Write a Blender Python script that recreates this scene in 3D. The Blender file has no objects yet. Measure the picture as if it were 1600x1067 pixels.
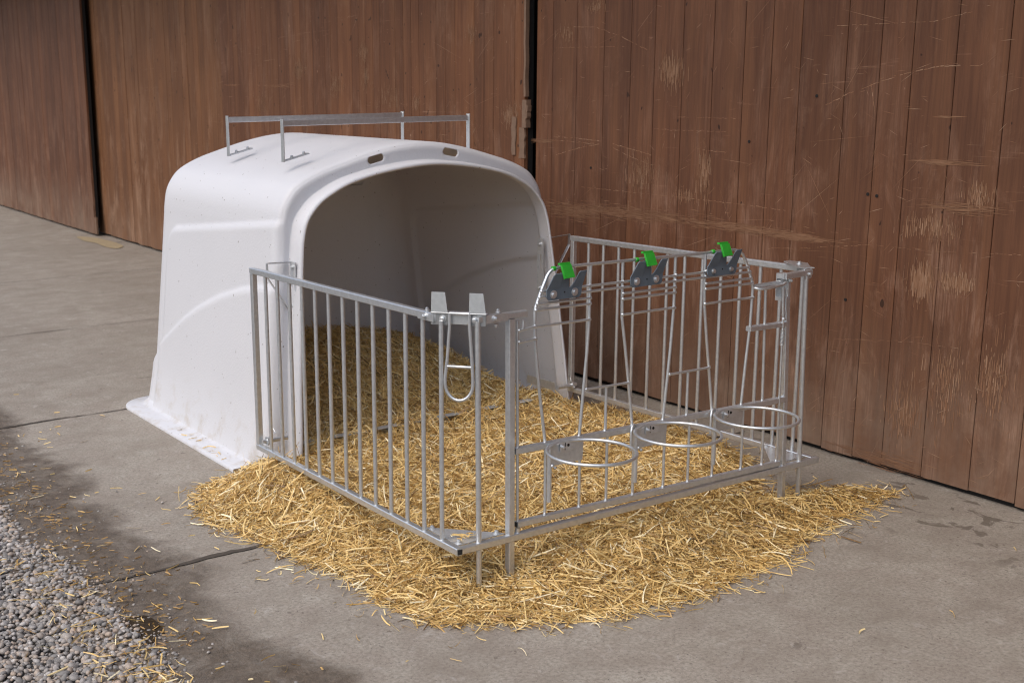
import bpy, bmesh, math, random
import numpy as np
from mathutils import Vector, Matrix
from mathutils.geometry import tessellate_polygon

R_ = math.radians
rng = np.random.default_rng(7)
random.seed(7)
scene = bpy.context.scene
COL = scene.collection

# ------------------------------------------------------------------ camera
cam_d = bpy.data.cameras.new("camera")
cam = bpy.data.objects.new("camera", cam_d); COL.objects.link(cam)
CP = Vector((-2.373809, -3.284122, 1.810371))
CR = Vector((0.850366, -0.525876, -0.018206)); CD = Vector((0.510353, 0.832702, -0.214819))
CR.normalize(); CD = (CD - CR * CD.dot(CR)).normalized(); CU = CR.cross(CD)
M = Matrix.Identity(4)
for i in range(3):
    M[i][0] = CR[i]; M[i][1] = CU[i]; M[i][2] = -CD[i]; M[i][3] = CP[i]
cam.matrix_world = M
cam_d.sensor_width = 36.0
cam_d.lens = 41.35
cam_d.shift_x = 0.13973
cam_d.shift_y = 0.01515
cam_d.clip_end = 500
cam_d.dof.use_dof = True
cam_d.dof.focus_distance = 4.9
cam_d.dof.aperture_fstop = 5.0
scene.camera = cam
scene.cycles.pixel_filter_type = 'BLACKMAN_HARRIS'; scene.cycles.filter_width = 1.15

# ------------------------------------------------------------------ sky, sun, exposure
SUN_EL, SUN_AZ = 54.0, -96.0        # azimuth clockwise from +Y: the light falls from the open yard on the left
w = bpy.data.worlds.new("World"); scene.world = w; w.use_nodes = True
nt = w.node_tree
bg = nt.nodes["Background"]
sky = nt.nodes.new("ShaderNodeTexSky"); sky.sky_type = 'NISHITA'
sky.sun_disc = False
sky.sun_elevation = R_(SUN_EL); sky.sun_rotation = R_(SUN_AZ)
sky.air_density = 1.0; sky.dust_density = 4.0; sky.ozone_density = 0.6
nt.links.new(sky.outputs[0], bg.inputs[0]); bg.inputs[1].default_value = 0.15
sd = bpy.data.lights.new("sun", 'SUN'); so = bpy.data.objects.new("sun", sd); COL.objects.link(so)
sd.energy = 0.95; sd.angle = R_(90); sd.color = (0.965, 0.99, 1.0)
sdir = Vector((math.sin(R_(SUN_AZ)) * math.cos(R_(SUN_EL)), math.cos(R_(SUN_AZ)) * math.cos(R_(SUN_EL)), math.sin(R_(SUN_EL))))
so.rotation_euler = sdir.to_track_quat('Z', 'Y').to_euler()
so.location = (-4, -2, 8)
scene.view_settings.view_transform = 'Standard'
scene.view_settings.look = 'None'
scene.view_settings.exposure = 0.23
scene.view_settings.gamma = 1.0

# ------------------------------------------------------------------ material helpers
def mat(name):
    m = bpy.data.materials.new(name); m.use_nodes = True
    return m, m.node_tree.nodes, m.node_tree.links, m.node_tree.nodes["Principled BSDF"]

class N:
    """tiny wrapper for building node trees"""
    def __init__(s, name):
        s.m, s.n, s.l, s.b = mat(name)
    def node(s, t, **k):
        x = s.n.new(t)
        for a, v in k.items(): setattr(x, a, v)
        return x
    def link(s, a, b): s.l.new(a, b)
    def coord(s, scale=(1, 1, 1), which='Object', src=None, loc=(0, 0, 0)):
        mp = s.n.new('ShaderNodeMapping'); mp.inputs['Scale'].default_value = scale; mp.inputs['Location'].default_value = loc
        if src is None:
            tc = s.n.new('ShaderNodeTexCoord'); src = tc.outputs[which]
        s.link(src, mp.inputs['Vector']); return mp.outputs[0]
    def noise(s, vec, scale, detail=4, rough=0.55, dist=0.0):
        x = s.n.new('ShaderNodeTexNoise'); x.inputs['Scale'].default_value = scale
        x.inputs['Detail'].default_value = detail; x.inputs['Roughness'].default_value = rough
        x.inputs['Distortion'].default_value = dist
        s.link(vec, x.inputs['Vector']); return x.outputs['Fac']
    def ramp(s, fac, stops):
        x = s.n.new('ShaderNodeValToRGB'); e = x.color_ramp.elements
        while len(e) < len(stops): e.new(0.5)
        for q, (p, c) in zip(e, stops):
            q.position = p; q.color = (c, c, c, 1) if isinstance(c, (int, float)) else (*c, 1)
        s.link(fac, x.inputs[0]); return x.outputs[0]
    def mix(s, fac, a, b, mode='MIX'):
        x = s.n.new('ShaderNodeMix'); x.data_type = 'RGBA'; x.blend_type = mode; x.clamp_factor = True
        for i, v in ((0, fac), (6, a), (7, b)):
            sock = x.inputs[i]
            if isinstance(v, (int, float)):
                sock.default_value = v if i == 0 else (v, v, v, 1)
            elif isinstance(v, tuple): sock.default_value = (*v, 1)
            else: s.link(v, sock)
        return x.outputs[2]
    def math(s, op, a, b=0.0, c=None):
        x = s.n.new('ShaderNodeMath'); x.operation = op
        for i, v in enumerate((a, b) if c is None else (a, b, c)):
            if isinstance(v, (int, float)): x.inputs[i].default_value = v
            else: s.link(v, x.inputs[i])
        return x.outputs[0]
    def mrange(s, v, a, b, c=0.0, d=1.0):
        x = s.n.new('ShaderNodeMapRange'); x.interpolation_type = 'SMOOTHSTEP'
        s.link(v, x.inputs[0])
        for i, q in enumerate((a, b, c, d)): x.inputs[i + 1].default_value = q
        return x.outputs[0]
    def bump(s, h, strength=0.3, dist=0.01, prev=None):
        x = s.n.new('ShaderNodeBump'); x.inputs['Strength'].default_value = strength; x.inputs['Distance'].default_value = dist
        s.link(h, x.inputs['Height'])
        if prev is not None: s.link(prev, x.inputs['Normal'])
        return x.outputs[0]
    def attr(s, name, out='Fac'):
        x = s.n.new('ShaderNodeAttribute'); x.attribute_name = name; return x.outputs[out]
    def set(s, **k):
        for a, v in k.items():
            i = s.b.inputs[{'base': 'Base Color', 'rough': 'Roughness', 'metal': 'Metallic', 'normal': 'Normal', 'spec': 'Specular IOR Level'}[a]]
            if isinstance(v, (int, float)): i.default_value = v
            elif isinstance(v, tuple): i.default_value = (*v, 1)
            else: s.link(v, i)

def galvanised(name, tone=1.0, metal=0.78):
    q = N(name)
    v = q.coord()
    a = q.noise(v, 55, 3, 0.6); b = q.noise(v, 260, 2, 0.5); c = q.noise(v, 9, 3)
    col = q.ramp(a, [(0.3, (0.60 * tone, 0.62 * tone, 0.635 * tone)), (0.7, (0.72 * tone, 0.74 * tone, 0.755 * tone))])
    col = q.mix(q.ramp(c, [(0.55, 0.0), (0.75, 0.45)]), col, (0.60 * tone, 0.60 * tone, 0.60 * tone))
    q.set(base=col, metal=metal, rough=q.ramp(b, [(0.3, 0.28), (0.7, 0.40)]), normal=q.bump(a, 0.06, 0.002))
    return q.m
M_GALV = galvanised("galvanised_steel")
M_GALV2 = galvanised("galvanised_sheet", 0.95, 0.55)

M_GALV3 = galvanised("galvanised_dull_sheet", 0.58, 0.7)
def plain(name, col, rough=0.5, metal=0.0, bumpscale=0, bumpstr=0.1):
    q = N(name); v = q.coord(); a = q.noise(v, 30, 3)
    c2 = tuple(x * 0.82 for x in col)
    q.set(base=q.mix(q.ramp(a, [(0.35, 0.0), (0.7, 1.0)]), col, c2), rough=rough, metal=metal)
    if bumpscale: q.set(normal=q.bump(q.noise(v, bumpscale, 2), bumpstr, 0.002))
    return q.m
M_GREY = plain("grey_plastic", (0.125, 0.155, 0.185), 0.5, 0, 900, 0.1)
M_GREEN = plain("green_plastic", (0.035, 0.40, 0.035), 0.4)
M_GREEN_MARK = plain("green_plastic_mark", (0.012, 0.20, 0.016), 0.4)
M_DARK = plain("dark_void", (0.012, 0.010, 0.009), 0.9)  # near-black painted in for the shade inside seams, slots and holes
M_INNER_SHADE = plain("painted_interior_shade", (0.035, 0.021, 0.014), 0.9)  # brown-black that paints in the darkness of the barn interior
M_RUBBER = plain("black_cap", (0.02, 0.025, 0.03), 0.6)

def hut_material():
    q = N("white_polyethylene")
    v = q.coord()
    fine = q.noise(v, 95, 3, 0.6); mid = q.noise(v, 18, 3); big = q.noise(v, 2.2, 4)
    col = q.mix(q.ramp(big, [(0.35, 0.0), (0.75, 0.5)]), (0.72, 0.735, 0.775), (0.69, 0.705, 0.742))
    # scattered scuffs and grime low down
    sep = q.node('ShaderNodeSeparateXYZ'); tc = q.node('ShaderNodeTexCoord'); q.link(tc.outputs['Object'], sep.inputs[0])
    low = q.mrange(sep.outputs[2], 0.35, 0.0)
    grime = q.math('MULTIPLY', low, q.ramp(q.noise(v, 9, 6, 0.7), [(0.5, 0.0), (0.72, 0.8)]))
    col = q.mix(grime, col, (0.50, 0.44, 0.36))
    sp = q.ramp(q.noise(v, 60, 1, 0.3), [(0.775, 0.0), (0.795, 0.75)])
    col = q.mix(sp, col, (0.13, 0.11, 0.09))
    h = q.mix(0.75, mid, fine)
    q.set(base=col, rough=0.46, spec=0.35, normal=q.bump(h, 0.42, 0.006))
    tr = q.node('ShaderNodeBsdfTranslucent'); tr.inputs[0].default_value = (0.95, 0.80, 0.64, 1)
    mx = q.node('ShaderNodeMixShader'); mx.inputs[0].default_value = 0.20
    q.link(q.b.outputs[0], mx.inputs[1]); q.link(tr.outputs[0], mx.inputs[2]); q.link(mx.outputs[0], q.n['Material Output'].inputs[0])
    return q.m
M_HUT = hut_material()

def straw_material(name, dark=1.0):
    q = N(name)
    t = q.attr("tint")
    col = q.ramp(t, [(0.0, (0.15, 0.08, 0.026)), (0.22, (0.44, 0.26, 0.078)), (0.5, (0.77, 0.53, 0.20)),
                     (0.8, (0.88, 0.68, 0.31)), (1.0, (0.93, 0.84, 0.58))])
    v = q.coord()
    f = q.noise(v, 160, 2)
    col = q.mix(q.ramp(f, [(0.3, 0.25), (0.6, 0.0)]), col, (0.45, 0.27, 0.09))
    q.set(base=col, rough=0.36, spec=0.5)
    return q.m
M_STRAW = straw_material("straw")
M_STRAWBASE = plain("straw_underlayer", (0.52, 0.35, 0.13), 0.9, 0, 120, 0.8)

def wood_material(name, dark, mid, warm, worn, lowdust=0.6, rubband=False):
    """old stained boards: local X runs along the wall, Z up; every board carries its own 'tint'"""
    q = N(name)
    t = q.attr("tint")
    tc = q.node('ShaderNodeTexCoord')
    off = q.node('ShaderNodeCombineXYZ'); q.link(q.math('MULTIPLY', t, 37.0), off.inputs[2]); q.link(q.math('MULTIPLY', t, 11.0), off.inputs[0])
    add = q.node('ShaderNodeVectorMath', operation='ADD'); q.link(tc.outputs['Object'], add.inputs[0]); q.link(off.outputs[0], add.inputs[1])
    v = add.outputs[0]; ob = tc.outputs['Object']
    grain = q.noise(q.coord((34, 34, 1.1), src=v), 1.6, 6, 0.65, 0.6)
    grainf = q.noise(q.coord((130, 130, 2.2), src=v), 1.0, 4, 0.6)
    streak = q.noise(q.coord((9, 9, 0.55), src=v), 1.0, 4, 0.6, 0.4)
    cloud = q.noise(q.coord((1, 1, 1), src=ob), 1.4, 5, 0.6)
    col = q.mix(q.ramp(grain, [(0.32, 0.0), (0.68, 1.0)]), dark, mid)
    col = q.mix(q.math('MULTIPLY', q.ramp(streak, [(0.46, 0.0), (0.74, 0.5)]), 1.0), col, warm)
    # per board tone
    col = q.mix(1.0, col, q.ramp(t, [(0.0, (0.85, 0.83, 0.82)), (0.5, (1.0, 1.0, 1.0)), (1.0, (1.16, 1.13, 1.08))]), 'MULTIPLY')
    col = q.mix(q.ramp(cloud, [(0.40, 0.0), (0.70, 0.32)]), col, tuple(0.62 * c for c in dark))
    sep = q.node('ShaderNodeSeparateXYZ'); q.link(ob, sep.inputs[0])
    z = sep.outputs[2]
    # rubbed, bleached patches
    wornm = q.math('MULTIPLY', q.ramp(q.noise(q.coord((5, 5, 1.5), src=ob), 1.0, 7, 0.74, 0.6), [(0.50, 0.0), (0.68, 0.8)]),
                   q.ramp(grainf, [(0.38, 0.15), (0.62, 1.0)]))
    wornm = q.math('MULTIPLY', wornm, q.mrange(z, 1.9, 0.7, 0.35, 1.0))
    col = q.mix(wornm, col, worn)
    if rubband:
        wob = q.noise(q.coord((1.2, 1.2, 0.0), src=ob), 1.0, 4)
        zz = q.math('SUBTRACT', z, q.math('MULTIPLY', wob, 0.09))
        band = q.math('MULTIPLY', q.mrange(zz, 0.96, 0.99), q.mrange(zz, 1.07, 1.035))
        band = q.math('MULTIPLY', band, q.ramp(q.noise(q.coord((5, 5, 30), src=ob), 1.0, 5, 0.7), [(0.42, 0.05), (0.62, 0.95)]))
        band = q.math('MULTIPLY', band, q.mrange(sep.outputs[0], 3.0, 2.6))
        col = q.mix(band, col, tuple(min(1, 1.05 * c) for c in worn))
    # long thin scratches running roughly along the wall
    sc = None
    for sx, sz, th, dd in ((0.9, 26, 0.70, 2.2), (0.5, 44, 0.72, 1.2), (3.5, 18, 0.735, 3.0)):
        s_ = q.ramp(q.noise(q.coord((sx, sx, sz), src=ob), 1.0, 3, 0.5, dd), [(th, 0.0), (th + 0.012, 0.85), (th + 0.03, 0.85), (th + 0.04, 0.0)])
        s_ = q.math('MULTIPLY', s_, q.ramp(q.noise(q.coord((6, 6, 6), src=ob), 1.0, 4, 0.7), [(0.42, 0.0), (0.6, 1.0)]))
        sc = s_ if sc is None else q.math('MAXIMUM', sc, s_)
    col = q.mix(q.math('MULTIPLY', sc, 0.35), col, tuple(min(1, 1.25 * c) for c in worn))
    # nicks
    nick = q.ramp(q.noise(q.coord((40, 40, 14), src=ob), 1.0, 3, 0.6), [(0.735, 0.0), (0.765, 0.7)])
    col = q.mix(nick, col, tuple(min(1, 1.35 * c) for c in worn))
    knot = q.ramp(q.noise(q.coord((24, 24, 16), src=v), 1.0, 1, 0.3), [(0.765, 0.0), (0.79, 0.9)])
    col = q.mix(knot, col, tuple(0.35 * c for c in dark))
    # dust splashed near the ground
    dust = q.math('MULTIPLY', q.mrange(z, 0.9, 0.0), q.ramp(q.noise(q.coord((3, 3, 3), src=ob), 1.0, 5, 0.65), [(0.35, 0.25), (0.7, 1.0)]))
    col = q.mix(q.math('MULTIPLY', dust, lowdust), col, (0.28, 0.205, 0.15))
    h = q.mix(0.5, grain, grainf)
    q.set(base=col, rough=0.68, spec=0.3, normal=q.bump(h, 0.35, 0.004))
    return q.m
M_WOOD = wood_material("stained_barn_boards", (0.090, 0.0375, 0.0195), (0.146, 0.062, 0.0315), (0.215, 0.096, 0.044), (0.34, 0.20, 0.135), 0.60, False)
M_DOOR = wood_material("stained_door_boards", (0.104, 0.042, 0.0205), (0.168, 0.070, 0.032), (0.245, 0.109, 0.047), (0.42, 0.26, 0.175), 0.35)
M_DOOR2 = wood_material("weathered_door_boards", (0.120, 0.051, 0.0225), (0.190, 0.083, 0.034), (0.26, 0.119, 0.049), (0.42, 0.27, 0.18), 0.3)
M_RAWWOOD = plain("splintered_wood", (0.21, 0.13, 0.085), 0.8, 0, 90, 0.8)

def pavement_material():
    q = N("worn_concrete")
    tc = q.node('ShaderNodeTexCoord'); ob = tc.outputs['Object']
    v = q.coord(src=ob)
    big = q.noise(v, 0.9, 6, 0.6, 0.3); midn = q.noise(v, 5, 6, 0.65, 0.2); fine = q.noise(v, 70, 4, 0.7); grit = q.noise(v, 260, 2, 0.6)
    trow = q.noise(q.coord((14, 3.5, 1), src=ob), 1.0, 5, 0.65, 0.7)
    col = q.mix(q.ramp(big, [(0.30, 0.0), (0.70, 1.0)]), (0.288, 0.258, 0.214), (0.398, 0.364, 0.312))
    col = q.mix(q.ramp(midn, [(0.40, 0.55), (0.60, 0.0)]), col, (0.275, 0.232, 0.195))
    col = q.mix(q.ramp(trow, [(0.56, 0.0), (0.75, 0.35)]), col, (0.22, 0.185, 0.152))
    col = q.mix(q.ramp(fine, [(0.38, 0.65), (0.58, 0.0)]), col, (0.185, 0.155, 0.125))
    col = q.mix(q.ramp(grit, [(0.62, 0.0), (0.72, 0.7)]), col, (0.58, 0.55, 0.50))
    # pits
    pit = q.ramp(q.noise(v, 33, 2, 0.4), [(0.70, 0.0), (0.74, 0.7)])
    col = q.mix(pit, col, (0.12, 0.095, 0.075))
    speck = q.ramp(q.noise(v, 105, 2, 0.5), [(0.645, 0.0), (0.69, 0.8)])
    col = q.mix(speck, col, (0.11, 0.095, 0.085))
    pale = q.ramp(q.noise(v, 14, 5, 0.7, 0.8), [(0.58, 0.0), (0.72, 0.55)])
    col = q.mix(pale, col, (0.46, 0.435, 0.40))
    sp0 = q.node('ShaderNodeSeparateXYZ'); q.link(ob, sp0.inputs[0])
    near = q.math('MULTIPLY', q.mrange(sp0.outputs[0], 1.75, 2.15), q.mrange(sp0.outputs[1], 0.05, -0.15))
    drip2 = q.math('MULTIPLY', near, q.ramp(q.noise(q.coord((9, 7, 1), src=ob), 1.0, 4, 0.55, 0.6), [(0.585, 0.0), (0.615, 0.75)]))
    col = q.mix(drip2, col, (0.10, 0.08, 0.062))
    blot = q.ramp(q.noise(q.coord((3.1, 4.4, 1), src=ob, loc=(3.7, 1.2, 0)), 1.0, 6, 0.7, 0.5), [(0.46, 0.0), (0.70, 0.6)])
    col = q.mix(blot, col, (0.20, 0.168, 0.135))
    # damp drip marks
    drip = q.ramp(q.noise(q.coord((2.2, 3.0, 1), src=ob, loc=(0.4, 0.9, 0)), 2.0, 5, 0.7, 0.5), [(0.655, 0.0), (0.69, 0.55)])
    col = q.mix(drip, col, (0.105, 0.085, 0.07))
    # wet muddy margin next to the gravel
    sep = q.node('ShaderNodeSeparateXYZ'); q.link(ob, sep.inputs[0])
    edge = q.math('ADD', sep.outputs[0], q.math('MULTIPLY', q.math('SUBTRACT', q.noise(v, 1.9, 6, 0.62, 0.4), 0.5), 0.75))
    wet = q.mrange(edge, -0.64, -0.80)
    wet = q.math('MULTIPLY', wet, q.ramp(q.noise(v, 6.5, 7, 0.72, 0.6), [(0.34, 0.55), (0.56, 1.0)]))
    mudc = q.mix(q.ramp(q.noise(v, 26, 6, 0.75), [(0.35, 0.0), (0.65, 1.0)]), (0.060, 0.043, 0.028), (0.140, 0.104, 0.074))
    mudc = q.mix(q.ramp(grit, [(0.62, 0.0), (0.72, 0.6)]), mudc, (0.26, 0.23, 0.20))
    col = q.mix(q.math('MULTIPLY', wet, 0.88), col, mudc)
    rough = q.mix(wet, q.ramp(midn, [(0.3, 0.92), (0.7, 0.78)]), q.ramp(midn, [(0.35, 0.42), (0.6, 0.75)]))
    b1 = q.bump(midn, 0.25, 0.012); b2 = q.bump(fine, 0.45, 0.004, b1)
    b3 = q.bump(q.math('MULTIPLY', wet, q.noise(v, 55, 5, 0.75)), 0.7, 0.012, b2)
    q.set(base=col, rough=rough, spec=0.35, normal=b3)
    return q.m
M_PAVE = pavement_material()

def gravel_ground():
    q = N("gravel_bed"); v = q.coord()
    vo = q.node('ShaderNodeTexVoronoi'); vo.inputs['Scale'].default_value = 42; q.link(v, vo.inputs['Vector'])
    col = q.ramp(q.noise(v, 40, 3), [(0.3, (0.06, 0.055, 0.05)), (0.7, (0.20, 0.185, 0.17))])
    q.set(base=col, rough=0.85, normal=q.bump(vo.outputs['Distance'], 0.8, 0.02))
    return q.m
M_GBED = gravel_ground()

def pebble_material():
    q = N("river_pebbles"); t = q.attr("tint")
    col = q.ramp(t, [(0.0, (0.16, 0.15, 0.142)), (0.2, (0.28, 0.265, 0.25)), (0.45, (0.41, 0.375, 0.34)), (0.62, (0.49, 0.38, 0.29)), (0.76, (0.34, 0.285, 0.235)), (0.88, (0.43, 0.40, 0.38)), (1.0, (0.66, 0.62, 0.58))])
    v = q.coord(); f = q.noise(v, 110, 4, 0.65)
    col = q.mix(q.ramp(f, [(0.35, 0.45), (0.65, 0.0)]), col, (0.12, 0.11, 0.10))
    q.set(base=col, rough=0.6, normal=q.bump(f, 0.25, 0.002))
    return q.m
M_PEB = pebble_material()
M_JOINT = plain("joint_dirt", (0.075, 0.060, 0.046), 0.9, 0, 80, 0.8)
M_PUDDLE = plain("muddy_water", (0.055, 0.042, 0.03), 0.06)
M_SAWDUST = plain("spilled_grain", (0.37, 0.295, 0.18), 0.9, 0, 200, 0.8)

# ------------------------------------------------------------------ mesh builder
class MB:
    def __init__(s): s.v = []; s.f = []; s.sm = []; s.tint = []
    def add(s, verts, faces, smooth=False, tint=0.0):
        o = len(s.v); s.v += [tuple(p) for p in verts]; s.tint += [tint] * len(verts)
        for f in faces: s.f.append(tuple(i + o for i in f)); s.sm.append(smooth)
        return s
    def box(s, lo, hi, ch=0.0, tint=0.0):
        (x0, y0, z0), (x1, y1, z1) = lo, hi
        s.add([(x0, y0, z0), (x1, y0, z0), (x1, y1, z0), (x0, y1, z0), (x0, y0, z1), (x1, y0, z1), (x1, y1, z1), (x0, y1, z1)],
              [(0, 3, 2, 1), (4, 5, 6, 7), (0, 1, 5, 4), (1, 2, 6, 5), (2, 3, 7, 6), (3, 0, 4, 7)], tint=tint)
        return s
    def bar(s, a, b, wd, ht, up=(0, 0, 1), ch=0.003):
        """rectangular tube from a to b with chamfered edges; wd across, ht along up"""
        a, b, up = Vector(a), Vector(b), Vector(up)
        d = (b - a).normalized(); sx = d.cross(up).normalized(); sy = sx.cross(d).normalized()
        c = min(ch, wd * 0.4, ht * 0.4); W, H = wd / 2, ht / 2
        prof = [(-W + c, -H), (W - c, -H), (W, -H + c), (W, H - c), (W - c, H), (-W + c, H), (-W, H - c), (-W, -H + c)]
        vs = [a + sx * x + sy * y for x, y in prof] + [b + sx * x + sy * y for x, y in prof]
        fs = [(i, (i + 1) % 8, 8 + (i + 1) % 8, 8 + i) for i in range(8)] + [tuple(range(7, -1, -1)), tuple(range(8, 16))]
        return s.add(vs, fs)
    def tube(s, pts, r, n=10, closed=False, caps=True):
        P = [Vector(p) for p in pts]; m = len(P); rings = []
        prev = None
        for i in range(m):
            if closed: t = (P[(i + 1) % m] - P[i - 1]).normalized()
            else: t = (P[min(i + 1, m - 1)] - P[max(i - 1, 0)]).normalized()
            if prev is None:
                ref = Vector((0, 0, 1)) if abs(t.z) < 0.9 else Vector((1, 0, 0))
                u = t.cross(ref).normalized()
            else:
                u = (prev - t * prev.dot(t)).normalized()
            prev = u; w_ = t.cross(u)
            rr = r[i] if isinstance(r, (list, tuple)) else r
            rings.append([P[i] + (u * math.cos(2 * math.pi * k / n) + w_ * math.sin(2 * math.pi * k / n)) * rr for k in range(n)])
        vs = [p for q in rings for p in q]; fs = []
        for i in range(m if closed else m - 1):
            j = (i + 1) % m
            for k in range(n): fs.append((i * n + k, i * n + (k + 1) % n, j * n + (k + 1) % n, j * n + k))
        s.add(vs, fs, True)
        if caps and not closed:
            s.add(rings[0], [tuple(range(n - 1, -1, -1))]); s.add(rings[-1], [tuple(range(n))])
        return s
    def cyl(s, a, b, r, n=12): return s.tube([a, b], r, n)
    def prism(s, poly, axis_o, ax, ay, depth):
        """extrude the 2-D polygon: point = o + x*ax + y*ay, thickness along ax x ay"""
        o, ax, ay = Vector(axis_o), Vector(ax), Vector(ay); nz = ax.cross(ay).normalized() * depth; m = len(poly)
        A = [o + ax * x + ay * y for x, y in poly]; B = [p + nz for p in A]
        tri = tessellate_polygon([[Vector((x, y, 0)) for x, y in poly]])
        fs = [(i, (i + 1) % m, m + (i + 1) % m, m + i) for i in range(m)]
        fs += [tuple(t) for t in tri] + [tuple(m + i for i in t) for t in tri]
        return s.add(A + B, fs)
    def bolt(s, p, d, r=0.009, washer=True):
        p, d = Vector(p), Vector(d).normalized()
        if washer: s.cyl(p, p + d * 0.003, r * 1.5, 16)
        s.tube([p + d * 0.003, p + d * 0.011], r, 6)
        s.tube([p + d * 0.011, p + d * 0.013], [r * 0.95, r * 0.5], 6)
        return s
    def weld(s, p, r=0.008):
        bm = bmesh.new(); bmesh.ops.create_icosphere(bm, subdivisions=1, radius=r)
        jit = [Vector(p) + v.co * random.uniform(0.8, 1.1) for v in bm.verts]
        s.add(jit, [tuple(v.index for v in f.verts) for f in bm.faces], True); bm.free()
        return s
    def build(s, name, m, parent=None, fixn=True):
        me = bpy.data.meshes.new(name); me.from_pydata(s.v, [], s.f)
        me.polygons.foreach_set('use_smooth', s.sm)
        if any(s.tint):
            at = me.attributes.new("tint", 'FLOAT', 'POINT'); at.data.foreach_set('value', s.tint)
        if fixn:
            bm = bmesh.new(); bm.from_mesh(me); bmesh.ops.recalc_face_normals(bm, faces=bm.faces); bm.to_mesh(me); bm.free()
        me.materials.append(m)
        o = bpy.data.objects.new(name, me); COL.objects.link(o)
        if parent is not None: o.parent = parent
        return o

def thing(name, label, cat, group=None, loc=(0, 0, 0)):
    o = bpy.data.objects.new(name, None); COL.objects.link(o); o.location = loc
    o.empty_display_size = 0.1
    o['label'] = label; o['category'] = cat
    if group: o['group'] = group
    return o
def tag(o, label, cat, group=None):
    o['label'] = label; o['category'] = cat
    if group: o['group'] = group
    return o
def kind(o, k, label=None, cat=None):
    o['kind'] = k
    if label: o['label'] = label
    if cat: o['category'] = cat
    return o

def np_mesh(name, verts, quads, m, tint=None, smooth=True, tris=False):
    k = 3 if tris else 4
    me = bpy.data.meshes.new(name)
    nv, nf = len(verts), len(quads)
    me.vertices.add(nv); me.vertices.foreach_set('co', verts.astype(np.float32).ravel())
    me.loops.add(nf * k); me.loops.foreach_set('vertex_index', quads.astype(np.int32).ravel())
    me.polygons.add(nf)
    me.polygons.foreach_set('loop_start', np.arange(0, nf * k, k, dtype=np.int32))
    me.polygons.foreach_set('use_smooth', np.full(nf, smooth))
    me.update(calc_edges=True); me.validate()
    if tint is not None:
        at = me.attributes.new("tint", 'FLOAT', 'POINT'); at.data.foreach_set('value', tint.astype(np.float32))
    me.materials.append(m)
    o = bpy.data.objects.new(name, me); COL.objects.link(o)
    return o

# ------------------------------------------------------------------ the ground
def sheet(name, x0, x1, y0, y1, z, m):
    return MB().add([(x0, y0, z), (x1, y0, z), (x1, y1, z), (x0, y1, z)], [(0, 1, 2, 3)]).build(name, m, fixn=False)
kind(sheet("ground", -150, 150, -150, 150, -0.030, M_GBED), 'structure')
kind(sheet("pavement", -1.32, 3.6, -14, 40, 0.0, M_PAVE), 'structure')

def joint(x0, x1, y, wd, name="pavement_joint"):
    n = int((x1 - x0) / 0.03); mb = MB(); vs = []; fs = []
    yy = y
    for i in range(n + 1):
        x = x0 + (x1 - x0) * i / n
        c = y + 0.012 * math.sin(x * 3.1 + y) + 0.006 * math.sin(x * 11.3 + 2 * y) + random.gauss(0, 0.002)
        h = wd * (0.42 + 0.30 * math.sin(x * 7.7 + y * 3) * math.sin(x * 2.9) + 0.22 * random.random()) * (1.15 if x < -0.3 else 0.75)
        h = max(h, 0.0012)
        vs += [(x, c - h, 0.004), (x, c + h * random.uniform(0.6, 1.2), 0.004)]
        if i: fs.append((2 * i - 2, 2 * i, 2 * i + 1, 2 * i - 1))
    return kind(mb.add(vs, fs).build(name, M_JOINT, fixn=False), 'structure')
for yj, wd in ((0.90, 0.017), (3.36, 0.015), (6.10, 0.010), (9.05, 0.010), (11.7, 0.009), (-1.9, 0.010)):
    joint(-1.15, 2.55 + 0.04 * yj, yj, wd)

# ------------------------------------------------------------------ barn wall and sliding doors
WS = 0.045                                    # the wall runs almost parallel to the pen's depth
ang = math.atan(WS)
def wall_obj(o):
    # local X along the wall (+Y world), local Y into the barn (+X world), Z up
    o.location = (2.5945, 0, 0); o.rotation_euler = (0, 0, math.pi / 2 - ang)
    return o
CS = math.cos(ang)
# local frame: X' = along (sin a, cos a); Y' must point away from barn for a right-handed frame -> local +Y = -X world
def boards(mb, seams, zlo, zhi, front, thick, gap=0.0045, jag=0.0):
    """boards between the given seam positions (local X), front face at local Y = front (towards the yard)"""
    for a, b in zip(seams[:-1], seams[1:]):
        lo, hi = min(a, b) + gap / 2, max(a, b) - gap / 2
        dz = random.uniform(-jag, jag); dy = 0.0 if front in (0.0, 0.062) else random.uniform(-0.0025, 0.0025)
        c = 0.0022
        f = front + dy
        prof = [(lo, f - thick), (lo, f - c), (lo + c, f), (hi - c, f), (hi, f - c), (hi, f - thick)]
        vs = [(x, y, zlo + dz) for x, y in prof] + [(x, y, zhi) for x, y in prof]
        n = len(prof)
        fs = [(i, (i + 1) % n, n + (i + 1) % n, n + i) for i in range(n)] + [tuple(range(n - 1, -1, -1)), tuple(range(n, 2 * n))]
        mb.add(vs, fs, tint=random.uniform(0.05, 1.0))
WALL_H = 4.6
k_ = 1 / CS
seams = [-0.376, -0.134, 0.082, 0.251, 0.441, 0.715, 0.899, 1.085, 1.305, 1.535, 1.761, 1.962, 2.201, 2.46, 2.70, 2.868]
more = []; yv = -0.376
while yv > -14: yv -= random.choice((0.19, 0.22, 0.24, 0.26)); more.append(yv)
seams = [s * k_ for s in more[::-1] + seams]
mb = MB(); boards(mb, seams, 0.026, WALL_H, 0.0, 0.03, 0.0036, 0.008)
bw = thing("barn_wall", "dark reddish brown wall of wide vertical boards behind the pen", "wall"); wall_obj(bw)
mb.build("board_cladding", M_WOOD, bw)
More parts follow.
